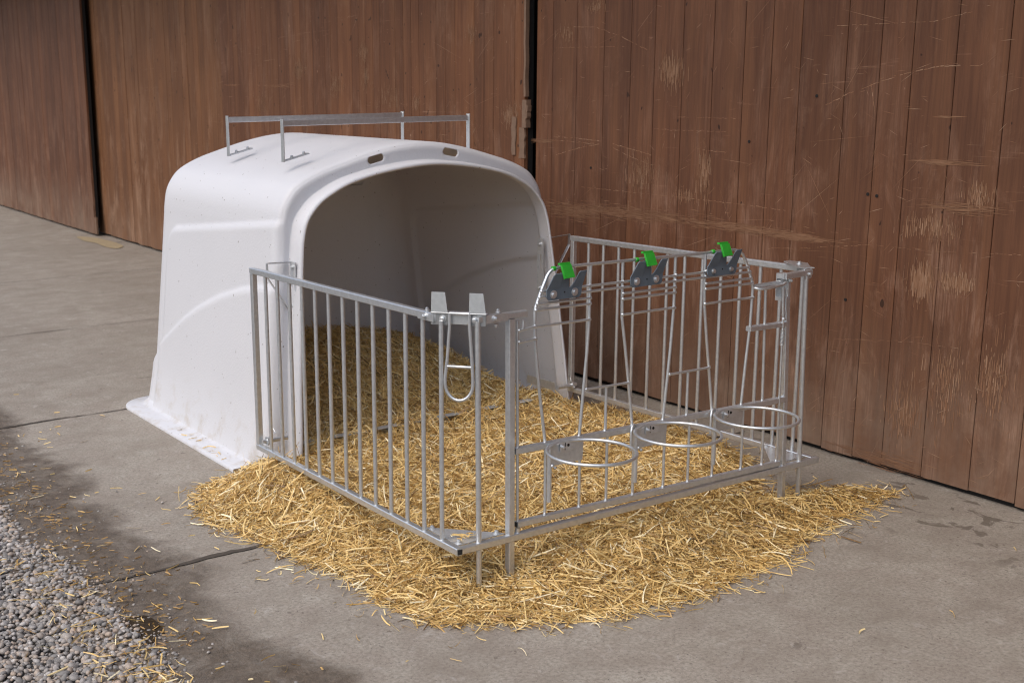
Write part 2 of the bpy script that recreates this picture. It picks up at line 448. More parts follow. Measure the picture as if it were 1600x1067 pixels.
MB().box((-14.2, -0.34, -0.02), (40, -0.30, WALL_H)).build("interior_shade_sheet", M_INNER_SHADE, bw)  # dark sheet behind the door gaps, coloured as the unlit interior
MB().box((-14.2, -0.06, -0.02), (2.85, -0.032, WALL_H)).build("backing_boards", M_DARK, bw)
ev = MB()  # unseen roof overhang, added to keep sky light off the upper boards
ev.prism([(-14.2, 0), (40, 0), (40, 1.5), (-14.2, 1.5)], (0, 0.02, 4.45), (1, 0, 0), Vector((0, 1, -0.22)).normalized(), 0.05)
ev.build("added_eave", M_WOOD, bw)
SCRATCH = [
    ([(0.545, 1.735), (0.423, 1.785), (0.241, 1.843), (0.08, 1.882), (-0.062, 1.903), (-0.245, 1.898)], 3) ,
    ([(0.242, 1.853), (0.08, 1.882), (-0.143, 1.911)], 2) ,
    ([(0.505, 2.106), (0.251, 2.101), (-0.009, 2.096), (-0.189, 2.124)], 2) ,
    ([(0.292, 1.833), (0.26, 1.689)], 3) ,
    ([(0.856, 1.003), (0.623, 1.026), (0.241, 1.082), (-0.117, 1.084), (-0.52, 1.113)], 2) ,
    ([(2.655, 1.545), (2.425, 1.538), (2.206, 1.524)], 3) ,
    ([(2.666, 1.523), (2.446, 1.514), (2.248, 1.512)], 2) ,
    ([(2.652, 1.429), (2.423, 1.479), (2.205, 1.51)], 3) ,
    ([(2.121, 1.515), (1.936, 1.485), (1.758, 1.455)], 4) ,
    ([(2.099, 1.488), (1.934, 1.439), (1.785, 1.402)], 2) ,
    ([(2.558, 2.221), (2.294, 2.206), (2.085, 2.148), (1.825, 2.052)], 3) ,
    ([(2.669, 2.099), (2.333, 2.09), (2.021, 2.08)], 2) ,
    ([(2.393, 1.238), (1.965, 1.232), (1.541, 1.227), (1.092, 1.219), (0.75, 1.207)], 2) ,
    ([(1.395, 1.5), (1.191, 1.49)], 3) ,
    ([(1.747, 1.608), (1.597, 1.601), (1.181, 1.597)], 2) ,
    ([(1.529, 1.673), (1.121, 1.669)], 1.5) ,
    ([(0.521, 0.204), (0.349, 0.207), (0.184, 0.196)], 2) ,
    ([(0.397, 0.595), (-0.02, 0.653), (-0.273, 0.664)], 1.5) ,
    ([(0.235, 0.786), (0.108, 0.745)], 2) ,
    ([(0.009, 0.313), (-0.047, 0.359)], 2) ,
    ([(-0.011, 0.263), (-0.052, 0.306)], 2) ,
]
PATCH = [
    (-0.113, 1.682, 0.06, 0.008, 9) ,
    (-0.12, 1.483, 0.135, 0.015, 22) ,
    (-0.215, 1.291, 0.172, 0.030, 45) ,
    (0.657, 1.078, 0.212, 0.022, 80) ,
    (1.614, 1.918, 0.082, 0.094, 70) ,
    (1.96, 1.105, 0.695, 0.050, 260) ,
    (2.456, 1.076, 0.251, 0.058, 120) ,
    (1.067, 1.092, 0.405, 0.027, 120) ,
    (-0.059, 0.938, 0.063, 0.076, 120) ,
    (-0.23, 0.96, 0.08, 0.049, 90) ,
    (-0.021, 0.319, 0.102, 0.159, 60) ,
    (-0.235, 0.484, 0.122, 0.203, 60) ,
    (-0.442, 0.552, 0.076, 0.183, 50) ,
    (1.336, 1.372, 0.052, 0.149, 50) ,
    (1.85, 1.348, 0.137, 0.146, 50) ,
    (1.469, 1.238, 0.107, 0.038, 30) ,
    (2.823, 1.513, 0.123, 0.015, 20) ,
    (0.062, 0.051, 0.258, 0.055, 60) ,
    (-0.082, 1.19, 0.157, 0.065, 60) ,
    (-0.301, 1.344, 0.067, 0.062, 40) ,
    (2.557, 2.18, 0.068, 0.055, 20) ,
    (2.298, 2.326, 0.085, 0.04, 25) ,
]
DOORPATCH = [
    (6.306, 2.066, 0.136, 0.096, 50) ,
    (5.094, 2.17, 0.103, 0.095, 40) ,
    (5.066, 1.961, 0.073, 0.087, 30) ,
    (4.283, 1.765, 0.057, 0.049, 25) ,
    (6.714, 1.938, 0.29, 0.02, 25) ,
    (7.129, 1.78, 0.207, 0.124, 40) ,
    (5.569, 1.9, 0.12, 0.091, 30) ,
    (4.68, 1.801, 0.206, 0.101, 30) ,
    (3.068, 1.687, 0.1, 0.087, 50) ,
    (7.817, 1.964, 0.228, 0.009, 14) ,
    (3.528, 2.239, 0.081, 0.059, 25) ,
]

def scuffs(scratches, patches, front, strays, xr, zr):
    mb = MB(); y = front + 0.0007
    for pts, wd in scratches:
        P = [Vector((x, z)) for x, z in pts]
        for p, q in zip(P[:-1], P[1:]):
            L_ = (q - p).length; n = max(2, int(L_ / 0.02)); d_ = (q - p) / n; nn = Vector((-d_.y, d_.x)).normalized()
            for i in range(n):
                if random.random() < 0.22: continue
                a, b = p + d_ * i, p + d_ * (i + random.uniform(0.7, 1.15)); w1, w2 = (wd * 0.0007 * random.uniform(0.3, 1.1) for _ in range(2)); j = nn * random.gauss(0, 0.0012)
                mb.add([(*(a - nn * w1 + j), 0), (*(a + nn * w1 + j), 0), (*(b + nn * w2 + j), 0), (*(b - nn * w2 + j), 0)], [(0, 1, 2, 3)], tint=random.uniform(0.2, 0.8))
    for cx, cz, rx, rz, n in patches:
        for _ in range(int(n * 3.2)):
            x = cx + random.gauss(0, 0.5) * rx; z = cz + random.gauss(0, 0.42) * rz
            if rx > 3.5 * rz:
                w_ = random.uniform(0.012, 0.07); h = random.uniform(0.0004, 0.0020)
                mb.add([(x - w_, z - h * 0.3, 0), (x - w_ * 0.3, z - h, 0), (x + w_, z + random.uniform(-h, h), 0), (x + w_ * 0.2, z + h, 0)], [(0, 1, 2, 3)], tint=random.uniform(0.0, 0.55)); continue
            h = min(rz * random.uniform(0.15, 0.6), random.uniform(0.006, 0.05)); w_ = random.uniform(0.0005, 0.0022); sl = random.gauss(0, 0.03) * h
            mb.add([(x - w_, z - h, 0), (x + w_, z - h * 0.9, 0), (x + w_ * 0.6 + sl, z + h, 0), (x - w_ * 0.7 + sl, z + h * 0.85, 0)], [(0, 1, 2, 3)], tint=random.uniform(0.05, 0.75))
    for _ in range(strays):
        x, z = random.uniform(*xr), zr[0] + (zr[1] - zr[0]) * random.random() ** 1.4
        if random.random() < 0.45: a = random.gauss(0.0, 0.25)
        elif random.random() < 0.6: a = random.gauss(2.3, 0.25)
        else: a = random.uniform(0, 3.14)
        L_ = random.uniform(0.004, 0.045) if random.random() < 0.93 else random.uniform(0.06, 0.22); w_ = random.uniform(0.0004, 0.0013)
        dx, dz = math.cos(a) * L_, math.sin(a) * L_; nx, nz = -math.sin(a) * w_, math.cos(a) * w_
        mb.add([(x - dx, z - dz, 0), (x - nx, z - nz, 0), (x + dx, z + dz, 0), (x + nx, z + nz, 0)], [(0, 1, 2, 3)], tint=random.uniform(0.1, 1.0))
    mb.v = [(a, y + 0.00003 * (k // 4 % 60), b) for k, (a, b, _) in enumerate(mb.v)]
    return mb
M_SCUFF = None
def scuff_material():
    q = N("scuffed_wood"); t = q.attr("tint")
    q.set(base=q.ramp(t, [(0.0, (0.195, 0.095, 0.052)), (0.5, (0.265, 0.145, 0.085)), (1.0, (0.40, 0.27, 0.185))]), rough=0.8, spec=0.2); return q.m
M_SCUFF = scuff_material()
scuffs(SCRATCH, PATCH, 0.0, 900, (-1.5, 2.86), (0.03, 2.45)).build("scuff_marks", M_SCUFF, bw, fixn=False)
# knot holes and nail holes
hole = MB()
for px, pz in ((0.265, 1.32), (0.215, 1.315), (2.30, 1.36), (0.35, 0.80), (1.02, 1.55), (0.60, 1.78)):
    hole.tube([(px * k_, 0.0005, pz), (px * k_, 0.0035, pz)], 0.008, 10)
hole.build("knot_hole", M_DARK, bw)

def sliding_door(name, label, y0, y1, proud, m, widths, zlo=0.03):
    t = thing(name, label, "door"); wall_obj(t)
    s = [y0 * k_]
    while s[-1] < y1 * k_ - 0.3: s.append(s[-1] + random.choice(widths))
    s.append(y1 * k_)
    mb = MB(); boards(mb, s, zlo, WALL_H - 0.2, proud, 0.03, 0.0035, 0.005)
    mb.build("board_panel", m, t)
    b = MB(); b.box((y0 * k_ + 0.005, proud - 0.075, zlo + 0.08), (y1 * k_ - 0.005, proud - 0.0325, WALL_H - 0.25)); b.build("door_backing", M_DARK, t)  # solid slab behind the boards, coloured as the shade in the seams
    return t
d1 = sliding_door("sliding_door", "reddish brown board door panel right behind the white hut, splintered right edge", 2.912, 8.14, 0.062, M_DOOR, (0.115, 0.122, 0.13, 0.24))
d2 = sliding_door("sliding_door", "lighter orange brown door panel between the white hut and the dark gap", 8.145, 12.92, 0.056, M_DOOR2, (0.15, 0.17, 0.2))
d3 = sliding_door("sliding_door", "far brown door at the left end, standing proud of the dark gap", 12.66, 27.0, 0.20, M_WOOD, (0.15, 0.18, 0.2))
# splintered edge of the near door
sp = MB()
x0 = 2.912 * k_
for (a, b, z0, z1, y0, y1, t) in ((-0.022, 0.02, 1.60, 1.78, 0.030, 0.068, 0), (-0.034, 0.0, 1.66, 1.745, 0.034, 0.066, 0), (-0.010, 0.012, 1.80, 2.6, 0.036, 0.064, 0),
                                    (0.085, 0.13, 1.42, 1.67, 0.058, 0.071, 0), (-0.006, 0.05, 1.40, 1.60, 0.052, 0.066, 0)):
    n = 7; vs = []; fs = []
    for i in range(n + 1):
        z = z0 + (z1 - z0) * i / n; j1, j2 = random.uniform(-.006, .006), random.uniform(-.006, .006)
        vs += [(x0 + a + j1, y1, z), (x0 + b + j2, y1, z), (x0 + b + j2, y0, z), (x0 + a + j1, y0, z)]
        if i:
            q = 4 * (i - 1)
            for k in range(4): fs.append((q + k, q + (k + 1) % 4, q + 4 + (k + 1) % 4, q + 4 + k))
    fs += [(3, 2, 1, 0), (4 * n, 4 * n + 1, 4 * n + 2, 4 * n + 3)]
    sp.add(vs, fs)
sp.build("splintered_edge", M_RAWWOOD, d1)
scuffs([], DOORPATCH, 0.062, 500, (2.95, 8.1), (1.2, 2.6)).build("scuff_marks", M_SCUFF, d1, fixn=False)
MB().box((12.60 * k_, 0.165, 0.03), (12.665 * k_, 0.192, 0.26)).build("edge_block", M_RAWWOOD, d3)

# ------------------------------------------------------------------ calf hut
XC = 1.11
half = [(1.0, 0.0), (0.978, 0.10), (0.945, 0.28), (0.908, 0.60), (0.874, 0.90), (0.850, 1.12), (0.842, 1.20), (0.826, 1.28), (0.793, 1.345),
        (0.735, 1.405), (0.625, 1.458), (0.50, 1.497), (0.32, 1.545), (0.15, 1.577), (0.0, 1.588)]
def catmull(P, per=8):
    out = []
    for i in range(len(P) - 1):
        p0, p1, p2, p3 = P[max(i - 1, 0)], P[i], P[i + 1], P[min(i + 2, len(P) - 1)]
        for k in range(per):
            t = k / per
            out.append(tuple(0.5 * ((2 * p1[j]) + (-p0[j] + p2[j]) * t + (2 * p0[j] - 5 * p1[j] + 4 * p2[j] - p3[j]) * t * t + (-p0[j] + 3 * p1[j] - 3 * p2[j] + p3[j]) * t ** 3) for j in range(len(p1))))
    out.append(tuple(P[-1])); return out
full = [(-a, z) for a, z in half] + [(a, z) for a, z in half[-2::-1]]
dense = np.array(catmull(full, 12))
seg = np.r_[0, np.cumsum(np.hypot(*np.diff(dense, axis=0).T))]
NP = 300
ss = np.linspace(0, seg[-1], NP)
PR = np.c_[np.interp(ss, seg, dense[:, 0]), np.interp(ss, seg, dense[:, 1])]
tg = np.gradient(PR, axis=0); tg /= np.hypot(*tg.T)[:, None]
NRM = np.c_[-tg[:, 1], tg[:, 0]]           # outward normal (left side -> -x, top -> +z)
ohalf = [(0.885, 0.0), (0.862, 0.13), (0.838, 0.45), (0.81, 0.75), (0.779, 1.05), (0.762, 1.157), (0.733, 1.235), (0.668, 1.31), (0.587, 1.36), (0.49, 1.402), (0.35, 1.437), (0.22, 1.458), (0.1, 1.471), (0.0, 1.475)]
od = np.array(catmull([(-a, z) for a, z in ohalf] + [(a, z) for a, z in ohalf[-2::-1]], 12))
og = np.r_[0, np.cumsum(np.hypot(*np.diff(od, axis=0).T))]
PO = np.c_[np.interp(np.linspace(0, og[-1], NP), og, od[:, 0]), np.interp(np.linspace(0, og[-1], NP), og, od[:, 1])]
to = np.gradient(PO, axis=0); to /= np.hypot(*to.T)[:, None]; NO = np.c_[-to[:, 1], to[:, 0]]
def sstep(x): x = np.clip(x, 0, 1); return x * x * (3 - 2 * x)
def smin(a, b, k): h = np.clip(0.5 + 0.5 * (b - a) / k, 0, 1); return b * (1 - h) + a * h - k * h * (1 - h)
def bulge(y, z):
    c1 = 1.215 - 0.112 * (y - 1.9)
    s1 = smin(c1 - z, (3.22 - y) * np.ones_like(z), 0.13)
    c2 = np.interp(y, [1.6, 1.97, 2.2, 2.44, 2.67, 2.89, 3.2, 3.55], [0.915, 0.895, 0.852, 0.783, 0.695, 0.593, 0.41, 0.12])
    s2 = (c2 - z) * 0.85
    return 0.019 * sstep(s1 / 0.030 + 0.5) + 0.019 * sstep(s2 / 0.030 + 0.5)
YF = 1.85
stations = []        # (y, offset, bulge weight)
rows = []
def lean(q, y):      # the front face leans forward towards the ground
    wgt = 1 - sstep(np.array([(y - 1.95) / 0.8]))[0]
    return y - 0.10 * np.clip((1.25 - q[:, 1]) / 1.1, 0, 1.1) * wgt
for y, o_ in ((1.753, -0.003), (1.7505, 0.0), (1.753, 0.0025), (1.770, 0.004), (1.80, 0.006), (1.828, 0.0075), (1.846, 0.009), (1.855, 0.012)):
    q = PO + NO * o_
    rows.append(np.c_[XC + q[:, 0], lean(q, y), np.maximum(q[:, 1], 0.001)])
qa, qb = PO + NO * 0.019, PR - NRM * 0.030
for t, y in ((0.0, 1.8585), (0.2, 1.8588), (0.5, 1.8575), (0.8, 1.856), (1.0, 1.855)):
    q = qa * (1 - t) + qb * t
    rows.append(np.c_[XC + q[:, 0], lean(q, y), np.maximum(q[:, 1], 0.001)])
for y, n_, bwt in ((1.857, -0.018, 0.3), (1.863, -0.009, 0.55), (1.874, -0.0025, 0.8), (1.89, 0.0, 0.95), (1.92, 0.0, 1.0)):
    stations.append((y, n_, bwt))
for y in np.linspace(1.95, 3.29, 68): stations.append((y, 0.0, 1.0))
for a in np.linspace(0.1, 1, 10): stations.append((3.29 + 0.20 * math.sin(a * math.pi / 2), -0.20 * (1 - math.cos(a * math.pi / 2)), 1.0))
for y, n_, bwt in stations:
    d = bulge(y, PR[:, 1]) * bwt * sstep((np.abs(NRM[:, 0]) - 0.6) / 0.3)
    off = n_ + d - 0.012
    q = PR + NRM * off[:, None]
    zz = q[:, 1] * (1 + 0.016 * (y - 1.85) / 1.5)
    yy = y + (-0.05 if y > 3.29 else 0) * np.clip(zz - 0.3, 0, 2) / 1.3 * (y - 3.29) / 0.20
    rows.append(np.c_[XC + q[:, 0], (lean(q, y) - y) + yy, np.maximum(zz, 0.001)])
last = rows[-1]
for sc in (0.8, 0.6, 0.4, 0.2, 0.05, 0.0):
    r = last.copy(); r[:, 0] = XC + (r[:, 0] - XC) * sc; r[:, 1] += 0.01 * (1 - sc); rows.append(r)
rows[-1][:, 0] = XC + np.where(np.arange(NP) < NP // 2, 0.0015, -0.0015)   # the two halves of the back overlap at the mould seam
rows[-1][:, 1] += np.where(np.arange(NP) < NP // 2, 0.0, 0.0012)
V = np.concatenate(rows); nr = len(rows)
ii, kk = np.meshgrid(np.arange(nr - 1), np.arange(NP - 1), indexing='ij'); ii, kk = ii.ravel(), kk.ravel()
Q = np.c_[ii * NP + kk, ii * NP + kk + 1, (ii + 1) * NP + kk + 1, (ii + 1) * NP + kk]
hut = thing("calf_hut", "white moulded plastic calf hut with arched open front and two steel roof rails", "calf hut", loc=(XC, 2.6, 0))
def at_hut(o):
    o.parent = hut; o.matrix_parent_inverse = Matrix.Translation((-XC, -2.6, 0)); return o
shell = np_mesh("shell", V, Q[:, ::-1], M_HUT)
mod = shell.modifiers.new("thick", 'SOLIDIFY'); mod.thickness = 0.009; mod.offset = -1.0
cutters = []
for xs in (0.835, 1.300):
    hx = abs(xs - XC); sgn = -1 if xs < XC else 1
    zc = float(np.interp(hx, [a for a, z in half[::-1]], [z for a, z in half[::-1]])) - 0.046
    slope = sgn * -0.20
    poly = [(0.034 * math.cos(t) * 0 + (0.030 if math.cos(t) > 0 else -0.030) + 0.019 * math.cos(t), 0.019 * math.sin(t)) for t in np.linspace(0, 2 * math.pi, 24, endpoint=False) + 0.13]
    cm = MB().prism(poly, (xs, 1.95, zc), Vector((1, 0, slope)).normalized(), Vector((-slope, 0, 1)).normalized(), 0.35).build("slot_cut", M_HUT)
    cm.location.y = 0.0
    b = shell.modifiers.new("slot", 'BOOLEAN'); b.operation = 'DIFFERENCE'; b.object = cm; b.solver = 'EXACT'
    cutters.append(cm)
dg = bpy.context.evaluated_depsgraph_get()
me2 = bpy.data.meshes.new_from_object(shell.evaluated_get(dg))
shell.modifiers.clear(); shell.data = me2
for c in cutters: bpy.data.objects.remove(c)
me2.polygons.foreach_set('use_smooth', np.full(len(me2.polygons), True))
at_hut(shell)
# base flange: a U round left side, back and right side
path = []
X0, X1, Y1, RC = -0.03, 2.25, 3.53, 0.20
path += [(X0, y) for y in np.linspace(1.855, Y1 - RC, 12)]
path += [(X0 + RC - RC * math.cos(a), Y1 - RC + RC * math.sin(a)) for a in np.linspace(0.1, math.pi / 2, 10)]
path += [(x, Y1) for x in np.linspace(X0 + RC + .1, X1 - RC - .1, 8)]
path += [(X1 - RC + RC * math.sin(a), Y1 - RC + RC * math.cos(a)) for a in np.linspace(0, math.pi / 2, 10)]
path += [(X1, y) for y in np.linspace(Y1 - RC - .05, 1.855, 12)]
pa = np.array(path); tn = np.gradient(pa, axis=0); tn /= np.hypot(*tn.T)[:, None]; inn = np.c_[tn[:, 1], -tn[:, 0]]
sec = [(0.0, 0.001), (0.0, 0.014), (0.004, 0.018), (0.085, 0.020), (0.105, 0.028), (0.125, 0.044), (0.150, 0.062), (0.20, 0.075)]
fv, ff = [], []
for i in range(len(pa)):
    for a, z in sec: fv.append((pa[i, 0] + inn[i, 0] * a, pa[i, 1] + inn[i, 1] * a, z))
m_ = len(sec)
for i in range(len(pa) - 1):
    for k in range(m_ - 1): ff.append((i * m_ + k, (i + 1) * m_ + k, (i + 1) * m_ + k + 1, i * m_ + k + 1))
at_hut(MB().add(fv, ff, True).build("base_flange", M_HUT))
# straw retaining sill across the opening
th = MB()
th.bar((0.30, 1.80, 0.056), (2.0, 1.80, 0.056), 0.006, 0.112)
th.bar((0.30, 1.783, 0.113), (2.0, 1.783, 0.113), 0.045, 0.005)
at_hut(th.build("entrance_sill", M_GALV2))
# roof rails
def roof_rail(y, xa, xb, zbase, ztop):
    t = MB(); t.bar((xa + 0.003, y, ztop - 0.022), (xb - 0.003, y, ztop - 0.022), 0.014, 0.030, ch=0.002)
    r = at_hut(t.build("roof_rail", M_GALV))
    # the bent feet follow the roof slope
    for x, s in ((xa, 1), (xb, -1)):
        o = MB()
        o.bar((x, y, zbase), (x, y, ztop), 0.030, 0.006, up=(1, 0, 0), ch=0.001)
        o.bar((x, y, zbase + 0.004), (x + s * 0.145, y, zbase + 0.038), 0.030, 0.006, ch=0.001)
        for q in (0.05, 0.12):
            o.bolt((x + s * q, y, zbase + 0.008 + q * 0.235), (-0.2 * s, 0, 1), 0.007)
        b = o.build("support", M_GALV, r); b.matrix_parent_inverse = Matrix.Identity(4)
    return r
roof_rail(2.10, 0.437, 1.602, 1.500, 1.715)
roof_rail(2.80, 0.460, 1.625, 1.507, 1.728)
# mounting plates with brace arms on the front rim
def mount(sx, pl, arm, facing):
    m = MB(); x, y, z0, z1 = pl
    # slotted plate
    wd = 0.025; ax = Vector((facing[0], facing[1], 0)).normalized(); o = Vector((x, y, 0)); nrm = ax.cross(Vector((0, 0, 1)))
    def strip(u0, u1, a, b): m.prism([(u0, a), (u1, a), (u1, b), (u0, b)], o, ax, Vector((0, 0, 1)), -0.004)
    H = z1 - z0
    strip(-wd, wd, z0, z0 + H * 0.40); strip(-wd, wd, z0 + H * 0.72, z1); strip(-wd, -wd * 0.35, z0 + H * 0.40, z0 + H * 0.72); strip(wd * 0.35, wd, z0 + H * 0.40, z0 + H * 0.72)
    nn = Vector((-1, 0, 0))
    for q in (0.12, 0.9): m.bolt(o + Vector((0, 0, z0 + H * q)) + nn * 0.004, nn, 0.008)
    r = at_hut(m.build("mounting_plate", M_GALV2))
    a = MB()
    for p, q in zip(arm[:-1], arm[1:]): a.bar(p, q, 0.020, 0.004, up=(0.0, 0.4, 1) if abs(q[2] - p[2]) < 0.03 else (1, 0, 0), ch=0.0008)
    b = a.build("brace_arm", M_GALV, r); b.matrix_parent_inverse = Matrix.Identity(4)
mount(-1, (0.304, 1.775, 0.79, 1.035), [(0.308, 1.80, 1.032), (0.172, 1.80, 1.036), (0.172, 1.80, 0.965), (0.285, 1.80, 0.80), (0.308, 1.80, 0.792)], (0, 1, 0))
mount(1, (1.872, 1.785, 0.715, 1.030), [(1.890, 1.81, 1.02), (2.10, 1.81, 1.032), (2.10, 1.81, 0.975), (1.985, 1.81, 0.80), (1.93, 1.81, 0.78)], (0, 1, 0))

# ------------------------------------------------------------------ pen
W, L, T, Z0, H = 1.988, 1.642, 0.0275, 0.17, 1.05
SK = -0.0143
YB, SPC = 1.5059, 0.1161
def side_panel(name, label, x, s):
    """x = outer face, s = +1 when the pen lies towards +x"""
    t = thing(name, label, "fence panel", "side panels of the calf pen", (x, 0, 0))
    xc = x + s * T / 2
    def P(mb, n, m=M_GALV):
        o = mb.build(n, m); o.parent = t; o.matrix_parent_inverse = Matrix.Translation((-x, 0, 0)); return o
    P(MB().bar((xc, L, H - T / 2), (xc, 0.135, H - T / 2), T, T), "top_rail")
    br = MB().bar((xc, L, Z0 + T / 2), (xc, 0.0, Z0 + T / 2), T, T)
    for k in range(13): br.weld((xc, YB - SPC * k + 0.006, Z0 + T), 0.007)
    P(br, "bottom_rail")
    P(MB().bar((xc, L - T / 2, Z0 + T), (xc, L - T / 2, H - T), T * 0.98, T * 0.98, up=(0, 1, 0)), "post")
    for k in range(13):
        y = YB - SPC * k
        mb = MB().tube([(xc, y, Z0 + T - 0.004), (xc, y, H - T + 0.004)], 0.0086, 12)
        P(mb, "bar")
    P(MB().box((xc - T / 2 + .004, 0.0035 - 0.006, Z0 + .004), (xc + T / 2 - .004, 0.0005, Z0 + T - .004)), "end_cap", M_RUBBER)
    hg = MB()
    hg.cyl((xc - s * 0.004, L - 0.05, Z0 + T + 0.02), (xc + s * 0.13, L - 0.05, Z0 + T + 0.02), 0.011, 12)
    hg.cyl((xc + s * 0.018, L - 0.05, Z0 + T + 0.02), (xc + s * 0.034, L - 0.05, Z0 + T + 0.02), 0.021, 16)
    if s < 0: hg.bar((xc + s * 0.15, L - 0.05, Z0 + 0.055), (xc + s * 0.15, L + 0.19, Z0 + 0.055), 0.006, 0.05)
    hg.tube([(xc + s * 0.045, L - 0.05, Z0 + T + 0.03), (xc + s * 0.045, L - 0.045, Z0 + T + 0.065), (xc + s * 0.05, L - 0.06, Z0 + T + 0.08), (xc + s * 0.055, L - 0.075, Z0 + T + 0.06)], 0.003, 8)
    P(hg, "hinge_bolt")
    return t
sp_l = side_panel("fence_panel", "galvanised side panel of the pen in the foreground, outside over the straw", 0.0, 1)
sp_r = side_panel("fence_panel", "galvanised side panel of the pen standing along the brown wall", W, -1)

# front frame
fr = thing("front_frame", "galvanised front frame of the pen with corner brackets, posts and ground pins", "fence frame", loc=(1.0, 0, 0))
def FP(mb, n, m=M_GALV, par=None):
    o = mb.build(n, m)
    if par is None: o.parent = fr; o.matrix_parent_inverse = Matrix.Translation((-1.0, 0, 0))
    else: o.parent = par
    return o
def fy(x): return SK * x / W
YC = 0.014
FP(MB().bar((0.012, YC + fy(0) - 0.002, Z0 + T / 2), (W + 0.012, YC + fy(W) - 0.002, Z0 + T / 2 - 0.002), T * 0.96, T * 0.96), "bottom_rail")
FP(MB().bar((0.10, YC - .001, H - 0.5 * T), (0.318, YC + fy(0.3) - .001, H - 0.5 * T), T * 0.92, T * 0.84), "top_rail")
FP(MB().bar((1.715, YC + fy(1.7), H - 0.35 * T), (1.88, YC + fy(1.85), H - 0.2 * T), T * 0.92, T * 0.9), "top_rail")
FP(MB().bar((0.250, YC, H - T), (0.2575, YC, 0.02), T * 1.0, T * 1.0, up=(0, 1, 0)), "post")
FP(MB().bar((1.738, YC + fy(1.73) + .004, 0.945), (1.783, YC + fy(1.73) + .004, 0.02), T * 0.95, T * 0.95, up=(0, 1, 0)), "post")
FP(MB().tube([(0.103, YC, 1.03), (0.112, YC, 0.02)], 0.0105, 12), "ground_pin")
FP(MB().tube([(1.852, YC + fy(1.9), 1.04), (1.888, YC + fy(1.9), 0.02)], 0.0105, 12), "ground_pin")
# chamfered corner brackets at the top
def corner(A, B, flip, prongs):
    A, B = Vector(A), Vector(B); d = (B - A).normalized(); up = Vector((0, 0, 1)); n = d.cross(up)
    if n.y > 0: n = -n
    m = MB()
    Lh = (B - A).length
    m.bar((A + B) / 2 - d * (Lh / 2) + n * 0.008, (A + B) / 2 + d * (Lh / 2) + n * 0.008, 0.006, 0.040, ch=0.001)
    m.bar(A + up * 0.021 - d * 0.01, B + up * 0.021 + d * 0.01, 0.038, 0.004, ch=0.001)
    for q in (0.18, 0.82): m.bolt(A + d * Lh * q + n * 0.012, n, 0.009)
    # flat straps wrapping the two rails
    o = FP(m, "corner_bracket", M_GALV)
    return A, B, d, n, Lh, o
A, B, d, n, Lh, cbk = corner((0.012, 0.148, H - 0.016), (0.128, 0.006, H - 0.016), 1, True)
for u0 in (-0.012, Lh * 0.70):
    m = MB()
    m.prism([(u0, 0.0), (u0 + 0.062, 0.0), (u0 + 0.050, 0.072), (u0 + 0.0, 0.072)], A + n * 0.010 + Vector((0, 0, 0.022)), d, (Vector((0, 0, 1)) - n * 0.12).normalized(), -0.004)
    m.prism([(u0, 0.0), (u0 + 0.062, 0.0), (u0 + 0.062, 0.046), (u0, 0.046)], A + n * 0.0125 + Vector((0, 0, -0.023)), d, Vector((0, 0, 1)), -0.003)
    o = FP(m, "holder_prong", M_GALV3, cbk); o.matrix_parent_inverse = Matrix.Identity(4)
m = MB()
c = A + d * (Lh * 0.52) + n * 0.024
pth = []
hw = 0.043
def lp(u, z): return c + d * u + Vector((0, 0, z))
left = [lp(-hw * 0.78, 0.022), lp(-hw * 0.80, -0.03), lp(-hw * 1.02, -0.15), lp(-hw * 1.20, -0.215)]
arc = [lp(-hw * 1.2 * math.cos(a), -0.235 - 0.062 * math.sin(a)) for a in np.linspace(0, math.pi, 14)]
right = [lp(hw * 1.2, -0.215), lp(hw * 1.12, -0.15), lp(hw * 0.92, -0.03), lp(hw * 0.90, 0.022)]
m.tube(left + arc + right, 0.0062, 10)
m.tube([lp(-hw * 1.08, -0.172), lp(hw * 1.16, -0.172)], 0.0055, 10)
m.tube([left[0], right[-1]], 0.0055, 10)
o = FP(m, "hanging_loop", M_GALV, cbk); o.matrix_parent_inverse = Matrix.Identity(4)
corner((1.872, 0.002, H - 0.008), (1.965, 0.145, H - 0.014), -1, False)
m = MB()
m.prism([(1.845, -0.004), (1.873, -0.006), (1.985, 0.10), (1.988, 0.20), (1.95, 0.20), (1.85, 0.045)], (0, 0, H + 0.010), (1, 0, 0), (0, 1, 0), 0.004)
m.bar((1.835, -0.003, H - 0.012), (1.875, -0.0035, H - 0.010), 0.005, 0.046, ch=0.001)
m.bolt((1.860, -0.007, H - 0.012), (0, -1, 0), 0.008); m.bolt((1.93, 0.10, H + 0.013), (0, 0, 1), 0.008)
FP(m, "cover_plate", M_GALV)
# straps joining chamfer to rails on the left, with bolts
m = MB()
m.bar((-0.0035, 0.235, H - T / 2 - .001), (-0.0035, 0.135, H - T / 2 - .001), 0.004, 0.030, ch=0.001)
m.bolt((-0.0055, 0.185, H - T / 2), (-1, 0, 0), 0.008); m.bolt((T / 2, 0.20, H + 0.001), (0, 0, 1), 0.007)
FP(m, "strap", M_GALV)
m = MB()
m.bar((0.125, -0.0045, H - T / 2 - .001), (0.225, -0.0045, H - T / 2 - .001), 0.004, 0.030, ch=0.001)
m.bolt((0.165, -0.0065, H - T / 2), (0, -1, 0), 0.008); m.bolt((0.195, YC, H + 0.001), (0, 0, 1), 0.007); m.bolt((0.185, YC, H - T - 0.012), (0, 0, -1), 0.007)
FP(m, "strap", M_GALV)
